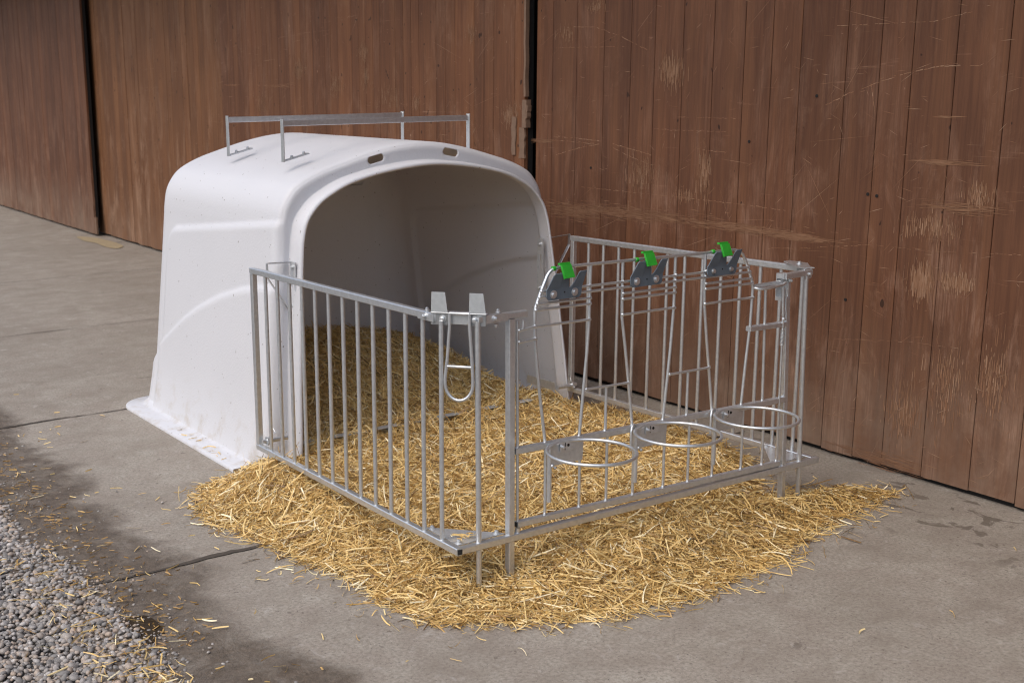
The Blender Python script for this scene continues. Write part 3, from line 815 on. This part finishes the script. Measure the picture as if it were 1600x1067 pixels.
# triangular plates in the bottom corners
for pts in ([(0.03, 0.036), (0.25, 0.036), (0.036, 0.26)], [(W - 0.25, 0.03), (W - 0.034, 0.03), (W - 0.036, 0.26)]):
    mb = MB().prism(pts, (0, 0, Z0 + T - 0.006), (1, 0, 0), (0, 1, 0), 0.004)
    for p in pts: 
        q = Vector((p[0], p[1], 0)) * 0.8 + Vector((sum(a for a, b in pts) / 3, sum(b for a, b in pts) / 3, 0)) * 0.2
        mb.bolt((q.x, q.y, Z0 + T - 0.002), (0, 0, 1), 0.008)
    FP(mb, "corner_plate", M_GALV2)
# latch housing on the right post
m = MB()
xl, xr, yf, yb = 1.704, 1.750, -0.004, 0.036
m.box((xl, yf, 1.030), (xr, yb, 1.052)); m.box((xl, yf, 0.935), (xr, yb, 0.952))
m.box((xr - 0.013, yf, 0.952), (xr, yb, 1.030)); m.box((xl, yb - 0.003, 0.952), (xr - 0.013, yb, 1.030))
m.bolt((xr - 0.006, yf, 1.02), (0, -1, 0), 0.006)
FP(m, "latch_housing", M_GALV)

# ------------------------------------------------------------------ gate in the front frame
gate = thing("feeding_gate", "galvanised wire gate with three keyhole openings and grey bottle holders", "gate", loc=(1.0, YC, 0))
def GP(mb, n, m=M_GALV, par=None):
    o = mb.build(n, m)
    if par is None: o.parent = gate; o.matrix_parent_inverse = Matrix.Translation((-1.0, -YC, 0))
    else: o.parent = par; o.matrix_parent_inverse = Matrix.Identity(4)
    return o
def g(x, z, dy=0.0): return (x, YC + fy(x) + dy, z)
def gpath(pts, dy=0.0): return [g(x, z, dy) for x, z in pts]
ZM, ZB = 0.520, 0.229                # centre of middle and lower gate rails
mb = MB().bar(g(0.272, ZM), g(1.755, ZM - 0.022), 0.024, 0.025)
for x in (0.419, 0.588, 0.721, 0.862, 1.030, 1.163, 1.310, 1.486, 1.617): mb.weld(g(x, ZM + 0.013 - 0.022 * (x - 0.28) / 1.46, 0), 0.0085)
GP(mb, "middle_rail")
GP(MB().bar(g(0.285, ZB + 0.002), g(1.745, ZB - 0.020), 0.024, 0.024), "lower_rail")
gc = MB(); gc.box((0.268, YC - 0.010, ZM - 0.009), (0.2715, YC + 0.010, ZM + 0.009))
GP(gc, "end_cap", M_RUBBER)
GP(MB().box((0.281, YC - 0.010, ZB - 0.008), (0.2845, YC + 0.010, ZB + 0.010)), "end_cap", M_RUBBER)
RW = 0.0062
arch = [(0.419, 0.530), (0.390, 0.72), (0.3645, 0.923), (0.362, 0.983), (0.362, 1.035), (0.367, 1.055), (0.389, 1.106), (0.418, 1.163), (0.427, 1.174), (0.440, 1.183), (0.455, 1.187), (0.480, 1.189),
        (0.60, 1.188), (0.75, 1.186), (0.90, 1.185), (1.06, 1.182), (1.23, 1.180), (1.34, 1.180), (1.40, 1.179), (1.430, 1.172), (1.452, 1.155), (1.468, 1.13), (1.487, 1.095), (1.512, 1.045), (1.521, 1.015), (1.521, 0.978), (1.517, 0.85), (1.503, 0.72), (1.486, 0.515)]
GP(MB().tube(gpath(arch), RW, 10), "arch_rod")
for pts in ([(0.628, 1.185), (0.626, 1.111), (0.626, 0.975), (0.618, 0.854), (0.588, 0.528)],
            [(0.7895, 1.183), (0.790, 1.078), (0.793, 0.966), (0.813, 0.852), (0.836, 0.705), (0.862, 0.528)],
            [(1.068, 1.180), (1.069, 1.05), (1.068, 0.970), (1.059, 0.821), (1.048, 0.700), (1.030, 0.522)],
            [(1.234, 1.178), (1.236, 1.05), (1.241, 0.965), (1.262, 0.820), (1.281, 0.705), (1.310, 0.520)]):
    GP(MB().tube(gpath(pts), RW, 10), "keyhole_rod")
def edge_l(z): return float(np.interp(z, [0.923, 0.983, 1.035, 1.055, 1.106, 1.163], [0.3645, 0.362, 0.362, 0.367, 0.389, 0.418]))
def edge_r(z): return float(np.interp(z, [0.978, 1.015, 1.045, 1.095, 1.13], [1.521, 1.521, 1.512, 1.487, 1.468]))
def rung(xa, za, xb, zb, r=0.0052, dy=-0.006, extra=()):
    mb = MB().tube([g(xa, za, dy), g(xb, zb, dy)], r, 8)
    for x, z in ((xa, za), (xb, zb), *extra): mb.weld(g(x, z, -0.004), 0.0085)
    GP(mb, "cross_rod")
for zl in (1.107, 1.086):
    rung(edge_l(zl), zl + 0.002, edge_r(zl - 0.008), zl - 0.006, extra=[(x, zl) for x in (0.626, 0.790, 1.069, 1.237)])
for zl, dz in ((1.064, 0.0), (1.042, 0.0), (0.9815, 0.0)):
    rung(edge_l(zl), zl, 0.625, zl - 0.003); rung(0.792, zl - 0.003, 1.068, zl - 0.005); rung(1.240, zl - 0.008, edge_r(zl), zl - 0.011)
rung(0.286, 0.976, 0.362, 0.982); rung(0.288, 0.932, 0.3635, 0.936)
rung(0.615, 0.708, 0.834, 0.703); rung(1.054, 0.706, 1.281, 0.704)
GP(MB().tube([g(0.281, 1.012), g(0.2905, 0.236)], 0.0058, 10), "hinge_rod")
GP(MB().tube([g(0.307, 1.012, -0.004), g(0.305, 0.982, -0.004)], 0.0055, 10), "hinge_peg")
GP(MB().tube([g(0.290, 0.216), g(0.292, 0.185)], 0.010, 10), "hinge_foot")
for x, za, zb in ((0.721, 0.704, 0.53), (1.163, 0.704, 0.52)): GP(MB().tube([g(x, za), g(x, zb)], 0.0058, 10), "bar")
for x in (0.421, 0.592, 0.732, 0.874, 1.043, 1.183, 1.326, 1.502, 1.633, 1.727):
    zb = ZB + 0.016 - 0.022 * (x - 0.28) / 1.46
    GP(MB().tube([g(x, 0.51), g(x + 0.002, zb - 0.006)], 0.0058, 10).weld(g(x + 0.002, zb, 0), 0.0085), "bar")
GP(MB().tube([g(1.601, 1.005), g(1.618, 0.505)], 0.0062, 10), "bar")
# catch handle, latch rod with spring
m = MB()
m.bar(g(1.535, 1.014, 0.012), g(1.732, 1.018, 0.006), 0.004, 0.014, ch=0.001)
m.tube([g(1.532, 1.014, 0.010), g(1.526, 1.010, -0.004), g(1.536, 1.006, -0.022), g(1.575, 1.006, -0.028), g(1.68, 1.010, -0.022), g(1.722, 1.016, -0.004)], 0.0065, 10)
m.prism([(1.532, -0.006), (1.70, 0.0), (1.70, 0.03), (1.54, 0.03)], (0, 0.0, 1.009), (1, 0, 0), (0, 1, 0), 0.004)
GP(m, "catch_handle")
GP(MB().bar(g(1.508, 0.838), g(1.738, 0.834), 0.028, 0.021), "latch_rail")
m = MB().tube([g(1.703, 0.995, -0.012), g(1.706, 0.90, -0.012), g(1.709, 0.66, -0.012), g(1.726, 0.235, -0.004)], 0.0050, 10)
m.tube([g(1.690, 1.0, -0.016), g(1.692, 0.93, -0.018), g(1.697, 0.875, -0.018)], 0.0062, 8)
m.tube([g(1.716, 0.985, -0.012), g(1.717, 0.90, -0.012), g(1.708, 0.862, -0.012)], 0.0045, 8)
m.weld(g(1.707, 0.86, -0.014), 0.011); m.weld(g(1.694, 0.955, -0.016), 0.008)
GP(m, "latch_rod")
sprg = [(1.7085 + 0.0088 * math.cos(t), YC + fy(1.7) - 0.012 + 0.0088 * math.sin(t), 0.820 - 0.075 * t / (2 * math.pi * 13)) for t in np.linspace(0, 2 * math.pi * 13, 13 * 12)]
GP(MB().tube(sprg, 0.0016, 5), "latch_spring")
# bottle holders
def letter_k(o, ax, ay, h, t):
    b = MB()
    def st(p, q, w_): 
        p_, q_ = Vector(o) + Vector(ax) * p[0] + Vector(ay) * p[1], Vector(o) + Vector(ax) * q[0] + Vector(ay) * q[1]
        b.bar(p_, q_, w_, t, up=Vector(ax).cross(Vector(ay)), ch=0.0005)
    st((0, 0), (0, h), 0.004); st((0.003, h * 0.5), (h * 0.55, h), 0.004); st((0.003, h * 0.5), (h * 0.6, 0), 0.004)
    return b
def holder(x, z, loose):
    y = YC + fy(x) - 0.016
    m = MB(); t = 0.004
    X_, Zv = Vector((1, 0, 0)), Vector((0, 0, 1))
    r = 0.010
    base = [(r, 0), (0.165 - r, 0), (0.165, r), (0.168, 0.040), (-0.002, 0.040), (0, r)]
    m.prism(base, (x, y, z), X_, Zv, t)
    # prongs leaning out towards the front, centre tab for the clip
    lean = Vector((0, -0.46, 1)).normalized()
    lean = Vector((0, -0.30, 1)).normalized()
    m.prism([(-0.002, 0.0), (0.060, 0.0), (0.060, 0.062), (0.027, 0.064), (0.020, 0.058), (0.004, 0.014)], (x, y, z + 0.040), X_, lean, t)
    m.prism([(0.110, 0.0), (0.168, 0.0), (0.175, 0.064), (0.144, 0.063), (0.139, 0.057), (0.128, 0.026), (0.119, 0.009)], (x, y, z + 0.040), X_, lean, t)
    m.prism([(0.060, 0.0), (0.106, 0.0), (0.101, 0.060), (0.062, 0.060)], (x, y, z + 0.040), X_, Vector((0, -0.06, 1)).normalized(), t)
    h_ = GP(m, "bottle_holder", M_GREY)
    for bx in (0.030, 0.132):
        b = MB(); b.cyl((x + bx, y - 0.004, z + 0.022), (x + bx, y - 0.0065, z + 0.022), 0.0155 if not loose else 0.010, 18); b.tube([(x + bx, y - 0.0065, z + 0.022), (x + bx, y - 0.013, z + 0.022)], 0.0085, 6)
        if loose: pass
        GP(b, "bolt", M_GALV, h_)
    dt = MB().tube([(x + 0.083, y - 0.0042, z + 0.026), (x + 0.083, y - 0.005, z + 0.026)], 0.0032, 10)
    GP(dt, "screw_hole", M_DARK, h_)
    # green clip over the top rod
    cl = MB()
    ax = X_; ay = Vector((0.0, -0.34, -1)).normalized(); nn = ax.cross(ay)
    o = Vector((x + 0.055, y - 0.010, z + 0.128))
    cl.prism([(0, 0), (0.044, 0), (0.051, 0.050), (0.004, 0.052)], o, ax, ay, -0.010)
    cl.prism([(0, 0), (0.050, 0), (0.050, 0.012), (0, 0.012)], o + Vector((0, 0.001, 0)), ax, Vector((0, 1, -0.12)).normalized(), 0.008)
    cl.cyl((x + 0.040, YC + fy(x), 1.187 - (x - 0.4) * 0.007), (x + 0.052, YC + fy(x), 1.187 - (x - 0.4) * 0.007), 0.009, 12)
    ci = GP(cl, "clip", M_GREEN, h_)
    kk_ = letter_k(o + ax * 0.017 + ay * 0.040 - nn * (-0.0105), ax, -ay, 0.026, 0.002)
    # joined into the clip as one embossed mark
    kb = kk_.build("clip_mark", M_GREEN); 
    ci.data.materials.append(M_GREEN_MARK)
    bm = bmesh.new(); bm.from_mesh(ci.data); n0 = len(bm.faces); bm.from_mesh(kb.data); bm.faces.ensure_lookup_table()
    for f in bm.faces[n0:]: f.material_index = 1
    bm.to_mesh(ci.data); bm.free(); bpy.data.objects.remove(kb)
holder(0.402, 1.073, False); holder(0.815, 1.082, False); holder(1.230, 1.084, True)

# ------------------------------------------------------------------ bucket rings hooked to the middle rail
def ring(xc, label):
    t = thing("bucket_ring", label, "bucket ring", "bucket rings along the feeding gate", (xc, -0.01, ZM))
    inv = Matrix.Translation((-xc, 0.01, -ZM))
    def P(mb, n, m=M_GALV):
        o = mb.build(n, m); o.parent = t; o.matrix_parent_inverse = inv; return o
    r = 0.163
    zr = ZM + 0.002 - 0.012 * (xc - 0.49)
    P(MB().tube([(xc + r * math.cos(a), -0.166 + r * math.sin(a), zr - 0.012 * math.sin(a) * 0) for a in np.linspace(0, 2 * math.pi, 56, endpoint=False)], 0.0066, 12, closed=True), "hoop")
    zt = ZM + 0.006 - 0.022 * (xc - 0.3) / 1.46
    x0 = xc - 0.052
    m = MB().prism([(0, -0.088), (0.153, -0.088), (0.158, 0.0), (0.0, 0.0)], (x0, -0.002, zt), (1, 0, 0), (0, 0, 1), 0.004)
    m.bar((x0 + 0.035, -0.010, zt - 0.018), (x0 + 0.11, -0.010, zt - 0.018), 0.004, 0.04, ch=0.001)
    m.bolt((x0 + 0.045, -0.012, zt - 0.018), (0, -1, 0), 0.007)
    P(m, "hook_plate")
    d_ = MB().tube([(x0 + 0.075, -0.0122, zt - 0.015), (x0 + 0.075, -0.0132, zt - 0.015)], 0.006, 10)
    d_.bar((x0 + 0.060, -0.0128, zt - 0.004), (x0 + 0.058, -0.0128, zt - 0.032), 0.002, 0.003, ch=0.0003)
    P(d_, "plate_slot", M_DARK)
    xs = x0 - 0.011
    zt2 = zt
    m = MB().tube([(xs, -0.004, zt2 - 0.005), (xs + 0.001, -0.004, zt2 - 0.228)], 0.0095, 12)
    P(m, "sleeve")
    m = MB().tube([(xs - 0.042, -0.02, zt2 - 0.085), (xs - 0.042, -0.02, zt2 - 0.01), (xs - 0.036, -0.018, zt2 + 0.010), (xs - 0.020, -0.012, zt2 + 0.016), (xs - 0.004, -0.004, zt2 + 0.012), (xs, -0.004, zt2 - 0.01)], 0.0052, 10)
    if xc > 0.6: P(m, "hook_rod")
    b = MB(); b.weld((xs + 0.010, -0.010, zt2 - 0.085), 0.011); b.weld((xs + 0.022, -0.012, zt2 - 0.095), 0.008)
    P(b, "weld_bead")
    return t
ring(0.492, "round wire bucket ring nearest the left gate post, first of three")
ring(0.937, "round wire bucket ring in the middle of the three along the gate")
ring(1.385, "round wire bucket ring beside the right latch post, last of three")

# ------------------------------------------------------------------ straw bedding
OUT = np.array([(-0.03, 1.86), (-0.23, 1.70), (-0.37, 1.47), (-0.41, 1.27), (-0.30, 0.93), (-0.29, 0.70), (-0.21, 0.38), (-0.22, 0.10), (-0.16, -0.13), (-0.02, -0.21), (0.15, -0.31), (0.37, -0.40),
                (0.62, -0.46), (0.98, -0.43), (1.30, -0.37), (1.76, -0.23), (2.30, -0.15), (2.10, 0.02), (1.92, 0.07), (1.76, 0.12), (1.92, 0.32), (2.14, 0.52), (2.26, 0.9), (2.26, 1.3), (2.24, 1.78), (1.98, 1.95),
                (1.98, 3.28), (0.26, 3.28), (0.24, 1.95), (0.10, 1.86)])
def poly_sd(px, py, P):
    """signed distance, positive inside"""
    a = P; b = np.roll(P, -1, axis=0); d = np.full(px.shape, 1e9); ins = np.zeros(px.shape, bool)
    for (ax, ay), (bx, by) in zip(a, b):
        ex, ey = bx - ax, by - ay; t = np.clip(((px - ax) * ex + (py - ay) * ey) / (ex * ex + ey * ey), 0, 1)
        d = np.minimum(d, np.hypot(px - ax - t * ex, py - ay - t * ey))
        c = (ay > py) != (by > py)
        with np.errstate(divide='ignore', invalid='ignore'):
            ins ^= c & (px < ex * (py - ay) / (ey if ey != 0 else 1e-9) + ax)
    return np.where(ins, d, -d)
LUM = rng.normal(size=(40, 4))
def lumps(x, y):
    h = 0
    for i in range(24):
        f = 3 + 9 * (i / 24); h = h + np.sin(x * f * LUM[i, 0] + LUM[i, 2] * 7) * np.sin(y * f * LUM[i, 1] + LUM[i, 3] * 7) / 24
    return h
def gauss(x, y, cx, cy, sx, sy, a): return a * np.exp(-((x - cx) / sx) ** 2 - ((y - cy) / sy) ** 2)
def height(x, y):
    sd = poly_sd(x, y, OUT)
    wid = np.interp(x, [1.4, 1.8], [0.40, 0.17])
    ramp = np.where(y > 1.9, 1.0, np.where(y > 0.35, np.sin(np.clip(sd / wid, 0, 1) * math.pi / 2), sstep(sd / wid) ** 0.75))
    h = 0.085 + 0.075 * lumps(x, y)
    h = h + gauss(x, y, 0.16, -0.02, 0.26, 0.13, -0.055) + gauss(x, y, 1.86, -0.02, 0.24, 0.12, -0.045)
    for sx_, sa in ((0.40, 0.05), (0.67, 0.055), (0.95, 0.06), (1.10, 0.05), (1.36, 0.05), (1.63, 0.05), (1.88, 0.05)): h = h + gauss(x, y, sx_, 1.78, 0.075, 0.10, sa)
    h = h + gauss(x, y, -0.02, 1.35, 0.16, 0.38, 0.075) + gauss(x, y, -0.10, 0.75, 0.14, 0.3, 0.03)
    h = h  + gauss(x, y, 1.0, 0.8, 0.6, 0.5, 0.01)
    back = sstep((y - 1.92) / 1.05)
    lat = np.interp(x, [0.2, 0.5, 1.2, 1.6, 2.05], [0.30, 0.31, 0.30, 0.235, 0.12])
    h = h + back * lat + gauss(x, y, 0.55, 2.15, 0.35, 0.35, 0.05) + gauss(x, y, 1.95, 1.95, 0.12, 0.35, 0.045)
    return np.maximum(h * ramp, 0.0), sd
# the body of the heap
gx, gy = np.meshgrid(np.arange(-0.46, 2.45, 0.025), np.arange(-0.54, 3.32, 0.025), indexing='ij')
hh, sdg = height(gx, gy)
inhut = (gy > 1.80)
okx = ~(inhut & ((gx < 0.20) | (gx > 2.03)))
zz = np.where(sdg > 0.0, hh - 0.022, -0.02)
nx_, ny_ = gx.shape
vid = np.arange(nx_ * ny_).reshape(nx_, ny_)
quads = np.stack([vid[:-1, :-1], vid[1:, :-1], vid[1:, 1:], vid[:-1, 1:]], -1).reshape(-1, 4)
okf = (okx & (zz > -0.019)).ravel()
quads = quads[okf[quads].all(1)]
basev = np.stack([gx, gy, zz], -1).reshape(-1, 3)

def straws(px, py, pz, length, width, yaw, pitch, roll, bend, tint):
    """bent three-sided straws, 4 rings each"""
    n = len(px); S = 5
    d0 = np.stack([np.cos(yaw) * np.cos(pitch), np.sin(yaw) * np.cos(pitch), np.sin(pitch)], -1)
    sd_ = np.stack([-np.sin(yaw), np.cos(yaw), np.zeros(n)], -1)
    up = np.cross(d0, sd_)
    cr, sr = np.cos(roll)[:, None], np.sin(roll)[:, None]
    a = sd_ * cr + up * sr; b = -sd_ * sr + up * cr
    verts = np.zeros((n, S, 3, 3), np.float32)
    bdir = sd_ * np.cos(bend[:, 1:2]) + up * np.sin(bend[:, 1:2])
    kink = np.where(rng.random(n) < 0.35, rng.normal(0, 0.5, n), 0.0); kat = rng.integers(1, S - 1, n)
    c = np.zeros((n, 3)); cs = []
    angn = -bend[:, 0] * 1.2
    for k in range(S):
        cs.append(c.copy())
        dd = d0 * np.cos(angn)[:, None] + bdir * np.sin(angn)[:, None]
        c = c + dd * (length / (S - 1))[:, None]
        angn = angn + bend[:, 0] * 0.8 + np.where(kat == k + 1, kink, 0.0) + rng.normal(0, 0.05, n)
    cs = np.stack(cs, 1); cs = cs - cs.mean(1, keepdims=True) + np.stack([px, py, pz], -1)[:, None]
    flat = rng.uniform(0.12, 0.5, n)[:, None]
    for k in range(S):
        w_ = (width * (0.75 if k in (0, S - 1) else 1.0))[:, None]
        verts[:, k, 0] = cs[:, k] + a * w_ * 0.5; verts[:, k, 1] = cs[:, k] + b * w_ * flat * 0.6; verts[:, k, 2] = cs[:, k] - a * w_ * 0.5
    idx = np.arange(n * S * 3).reshape(n, S, 3); q = []
    for k in range(S - 1):
        for j in range(3):
            q.append(np.stack([idx[:, k, j], idx[:, k, (j + 1) % 3], idx[:, k + 1, (j + 1) % 3], idx[:, k + 1, j]], -1))
    return verts.reshape(-1, 3), np.concatenate(q), np.repeat(tint, S * 3)

def bedding(n):
    x = rng.uniform(-0.47, 2.40, n * 4); y = rng.uniform(-0.54, 3.28, n * 4)
    h, sd = height(x, y)
    keep = (sd > 0.0) | (rng.random(n * 4) < 0.55 * np.exp(sd / 0.035) * (y < 1.8))
    keep &= ~((y > 1.78) & ((x < 0.33) | (x > 1.93)))
    keep &= ~((y > 1.55) & (y < 1.8) & (x > 1.98))
    keep &= ~((x < 0.10) & (y > 1.80))
    # the far inside of the hut needs fewer
    keep &= ~((y > 2.6) & (rng.random(n * 4) < 0.3))
    x, y, h, sd = [q[keep][:n] for q in (x, y, h, sd)]
    n = len(x); e = 0.02
    hx = (height(x + e, y)[0] - height(x - e, y)[0]) / (2 * e); hy = (height(x, y + e)[0] - height(x, y - e)[0]) / (2 * e)
    yaw = rng.uniform(0, 2 * math.pi, n)
    # straws near the border spill outwards in drifts
    fine = rng.random(n) < 0.68
    length = np.where(fine, rng.uniform(0.022, 0.075, n), np.clip(rng.lognormal(math.log(0.095), 0.38, n), 0.05, 0.20))
    width = np.where(fine, rng.uniform(0.0020, 0.0043, n), rng.uniform(0.0034, 0.0068, n))
    inh = y > 1.7
    length = np.where(inh, np.minimum(length, 0.12), length)
    pitch = np.arctan(hx * np.cos(yaw) + hy * np.sin(yaw)) + rng.normal(0, 0.30, n) * np.where(fine, 1.25, 0.8)
    pitch = np.where(h < 0.05, pitch * 0.45, pitch)
    up = (rng.random(n) < 0.03) & (h > 0.06)
    pitch = np.where(up, rng.uniform(0.4, 1.0, n), pitch)
    depth = rng.random(n)
    z = h - 0.034 + 0.042 * depth ** 0.85 + np.abs(np.sin(pitch)) * length * 0.18
    z = np.maximum(z, 0.004 + np.abs(np.sin(pitch)) * length * 0.5)
    bend = np.c_[rng.normal(0, 1, n) * np.where(fine, 0.45, 0.22), rng.uniform(0, 2 * math.pi, n)]
    tint = np.clip(rng.normal(0.53, 0.25, n) - 0.09 * sstep((x - 0.2) / 1.2) * (y < 0.3) + (rng.random(n) < 0.08) * 0.35 - (rng.random(n) < 0.10) * 0.3, 0, 1)  # front straw tinted darker towards the right: shade put into its colour
    return straws(x, y, z, length, width, yaw, pitch, rng.uniform(0, 6.28, n), bend, tint)
sv, sq, st_ = bedding(135000)
bed = np_mesh("straw_bedding", sv, sq, M_STRAW, st_, smooth=False)
kind(bed, 'stuff', "golden straw heaped in the hut and pen and spilling onto the concrete", "straw")
base = np_mesh("straw_base", basev, quads, M_STRAWBASE)
bm = bmesh.new(); bm.from_mesh(base.data)
bmesh.ops.delete(bm, geom=[v for v in bm.verts if not v.link_faces], context='VERTS'); bm.to_mesh(base.data); bm.free()
kind(base, 'stuff', "matted lower layer of the straw heap", "straw")

# loose stalks on the concrete, the mud and the gravel
def loose():
    xs, ys, ln = [], [], []
    # halo round the heap
    for _ in range(2600):
        x, y = rng.uniform(-0.75, 2.45), rng.uniform(-0.9, 2.1)
        sd = float(poly_sd(np.array([x]), np.array([y]), OUT)[0])
        if sd < 0 and rng.random() < math.exp(sd / 0.06) * 0.8 and not (x > -0.06 and y > 1.75): xs.append(x); ys.append(y); ln.append(rng.uniform(0.02, 0.09))
    for _ in range(90):
        x, y = rng.uniform(-1.15, -0.45), rng.uniform(-0.3, 3.2); xs.append(x); ys.append(y); ln.append(rng.uniform(0.015, 0.07))
    for _ in range(170):
        t = rng.random(); xs.append(-1.22 + rng.normal(0, 0.10)); ys.append(-0.15 + 1.5 * rng.random() ** 1.5); ln.append(rng.uniform(0.03, 0.09))
    for _ in range(60):
        xs.append(rng.normal(-1.16, 0.04)); ys.append(rng.normal(0.0, 0.09)); ln.append(rng.uniform(0.04, 0.10))
    for _ in range(60):
        x, y = rng.uniform(-0.9, 2.4), rng.uniform(-1.3, 8.0)
        if not (x > -0.1 and y > 0.2): xs.append(x); ys.append(y); ln.append(rng.uniform(0.015, 0.06))
    nb = len(xs)
    for _ in range(700):
        xs.append(rng.normal(-1.02, 0.09)); ys.append(rng.uniform(0.2, 3.3)); ln.append(rng.uniform(0.008, 0.04))
    nd = len(xs)
    for _ in range(14):
        xs.append(rng.uniform(-0.015, 0.05)); ys.append(rng.uniform(2.0, 2.75)); ln.append(rng.uniform(0.02, 0.06))
    for _ in range(16):
        xs.append(rng.uniform(0.045, 0.13)); ys.append(rng.uniform(0.045, 0.11)); ln.append(rng.uniform(0.02, 0.05))
    x, y, ln = map(np.array, (xs, ys, ln)); n = len(x)
    z = np.where(x < -1.08, 0.012, 0.005) + rng.uniform(0, 0.004, n)
    z[nd:nd + 14] = 0.024; z[nd + 14:] = 0.206
    tnt = np.clip(rng.normal(0.58, 0.2, n), 0, 1); tnt[nb:nd] = rng.uniform(0.0, 0.3, nd - nb)
    return straws(x, y, z, ln, rng.uniform(0.003, 0.006, n), rng.uniform(0, 6.28, n), rng.normal(0, 0.05, n), rng.uniform(0, 6.28, n), np.c_[rng.normal(0, 0.15, n), rng.choice([0, math.pi], n)], tnt)
lv, lq, lt = loose()
kind(np_mesh("loose_straw", lv, lq, M_STRAW, lt, smooth=False), 'stuff', "single straw stalks scattered over concrete, mud and gravel", "straw")

# ------------------------------------------------------------------ gravel
def pebbles():
    bm = bmesh.new(); bmesh.ops.create_icosphere(bm, subdivisions=2, radius=1.0)
    bv = np.array([v.co[:] for v in bm.verts]); bf = np.array([[v.index for v in f.verts] for f in bm.faces]); bm.free()
    P = []
    cell = 0.0152
    for x in np.arange(-2.0, -1.02, cell):
        for y in np.arange(-0.75, 3.7, cell):
            xx, yy = x + rng.uniform(-.5, .5) * cell, y + rng.uniform(-.5, .5) * cell
            edge = -1.13 + 0.05 * math.sin(yy * 2.3 + 0.4) + 0.025 * math.sin(yy * 7.1)
            if xx > edge + 0.07: continue
            if xx > edge and rng.random() < 0.25 + (xx - edge) / 0.07 * 0.75: continue
            lay = rng.random()
            P.append((xx, yy, -0.012 + 0.017 * lay if xx < edge - 0.03 else rng.uniform(-0.006, 0.002)))
    # strays
    for _ in range(240): P.append((rng.normal(-1.0, 0.10), rng.uniform(-0.6, 3.4), rng.uniform(-0.008, 0.0)))
    for q in ((-0.50, 1.62), (-0.62, 1.9), (-0.97, 0.5), (-0.94, 0.47)): P.append((*q, 0.003))
    P = np.array(P); n = len(P)
    s = np.clip(rng.lognormal(math.log(0.0088), 0.30, n), 0.005, 0.019)
    s = np.where(P[:, 0] > -1.09, s * 0.6, s)
    sc = np.stack([s * rng.uniform(0.9, 1.4, n), s * rng.uniform(0.75, 1.05, n), s * rng.uniform(0.5, 0.8, n)], -1)
    yaw = rng.uniform(0, 6.28, n); tl = rng.normal(0, 0.35, n)
    c, si = np.cos(yaw), np.sin(yaw); ct, st2 = np.cos(tl), np.sin(tl)
    loc = bv[None] * (1 + 0.16 * np.sin(bv[None, :, :1] * 2 + rng.uniform(0, 6, (n, 1, 1))) * np.sin(bv[None, :, 1:2] * 2 + rng.uniform(0, 6, (n, 1, 1)))) * sc[:, None]
    x1 = loc[..., 0] * ct[:, None] + loc[..., 2] * st2[:, None]; z1 = -loc[..., 0] * st2[:, None] + loc[..., 2] * ct[:, None]; y1 = loc[..., 1]
    Xw = x1 * c[:, None] - y1 * si[:, None] + P[:, 0:1]; Yw = x1 * si[:, None] + y1 * c[:, None] + P[:, 1:2]; Zw = z1 + P[:, 2:3] + 0.004
    V_ = np.stack([Xw, Yw, Zw], -1).reshape(-1, 3)
    F_ = (bf[None] + (np.arange(n) * len(bv))[:, None, None]).reshape(-1, 3)
    return V_, F_, np.repeat(rng.random(n), len(bv))
pv, pf, pt = pebbles()
kind(np_mesh("gravel", pv, pf, M_PEB, pt, tris=True), 'stuff', "grey and tan rounded pebbles beside the concrete edge", "gravel")

# puddle and spilt grain
def blob(name, cx, cy, rx, ry, z, m, n=40, jag=0.25):
    ph = [random.uniform(0, 6.28) for _ in range(5)]
    vs = [(cx, cy, z)]
    for i in range(n):
        a = 2 * math.pi * i / n; r = 1 + sum(jag / (k + 1) * math.sin((k + 2) * a + ph[k]) for k in range(5)) * 0.6
        vs.append((cx + rx * r * math.cos(a), cy + ry * r * math.sin(a), z))
    return MB().add(vs, [(0, 1 + i, 1 + (i + 1) % n) for i in range(n)]).build(name, m, fixn=False)
kind(blob("puddle", -1.06, 0.42, 0.055, 0.13, 0.004, M_PUDDLE), 'structure')
kind(blob("spilled_grain", 2.78, 11.9, 0.16, 0.7, 0.006, M_SAWDUST, 50, 0.35), 'stuff', "patch of yellowish spilled grain on the concrete by the far door", "grain")
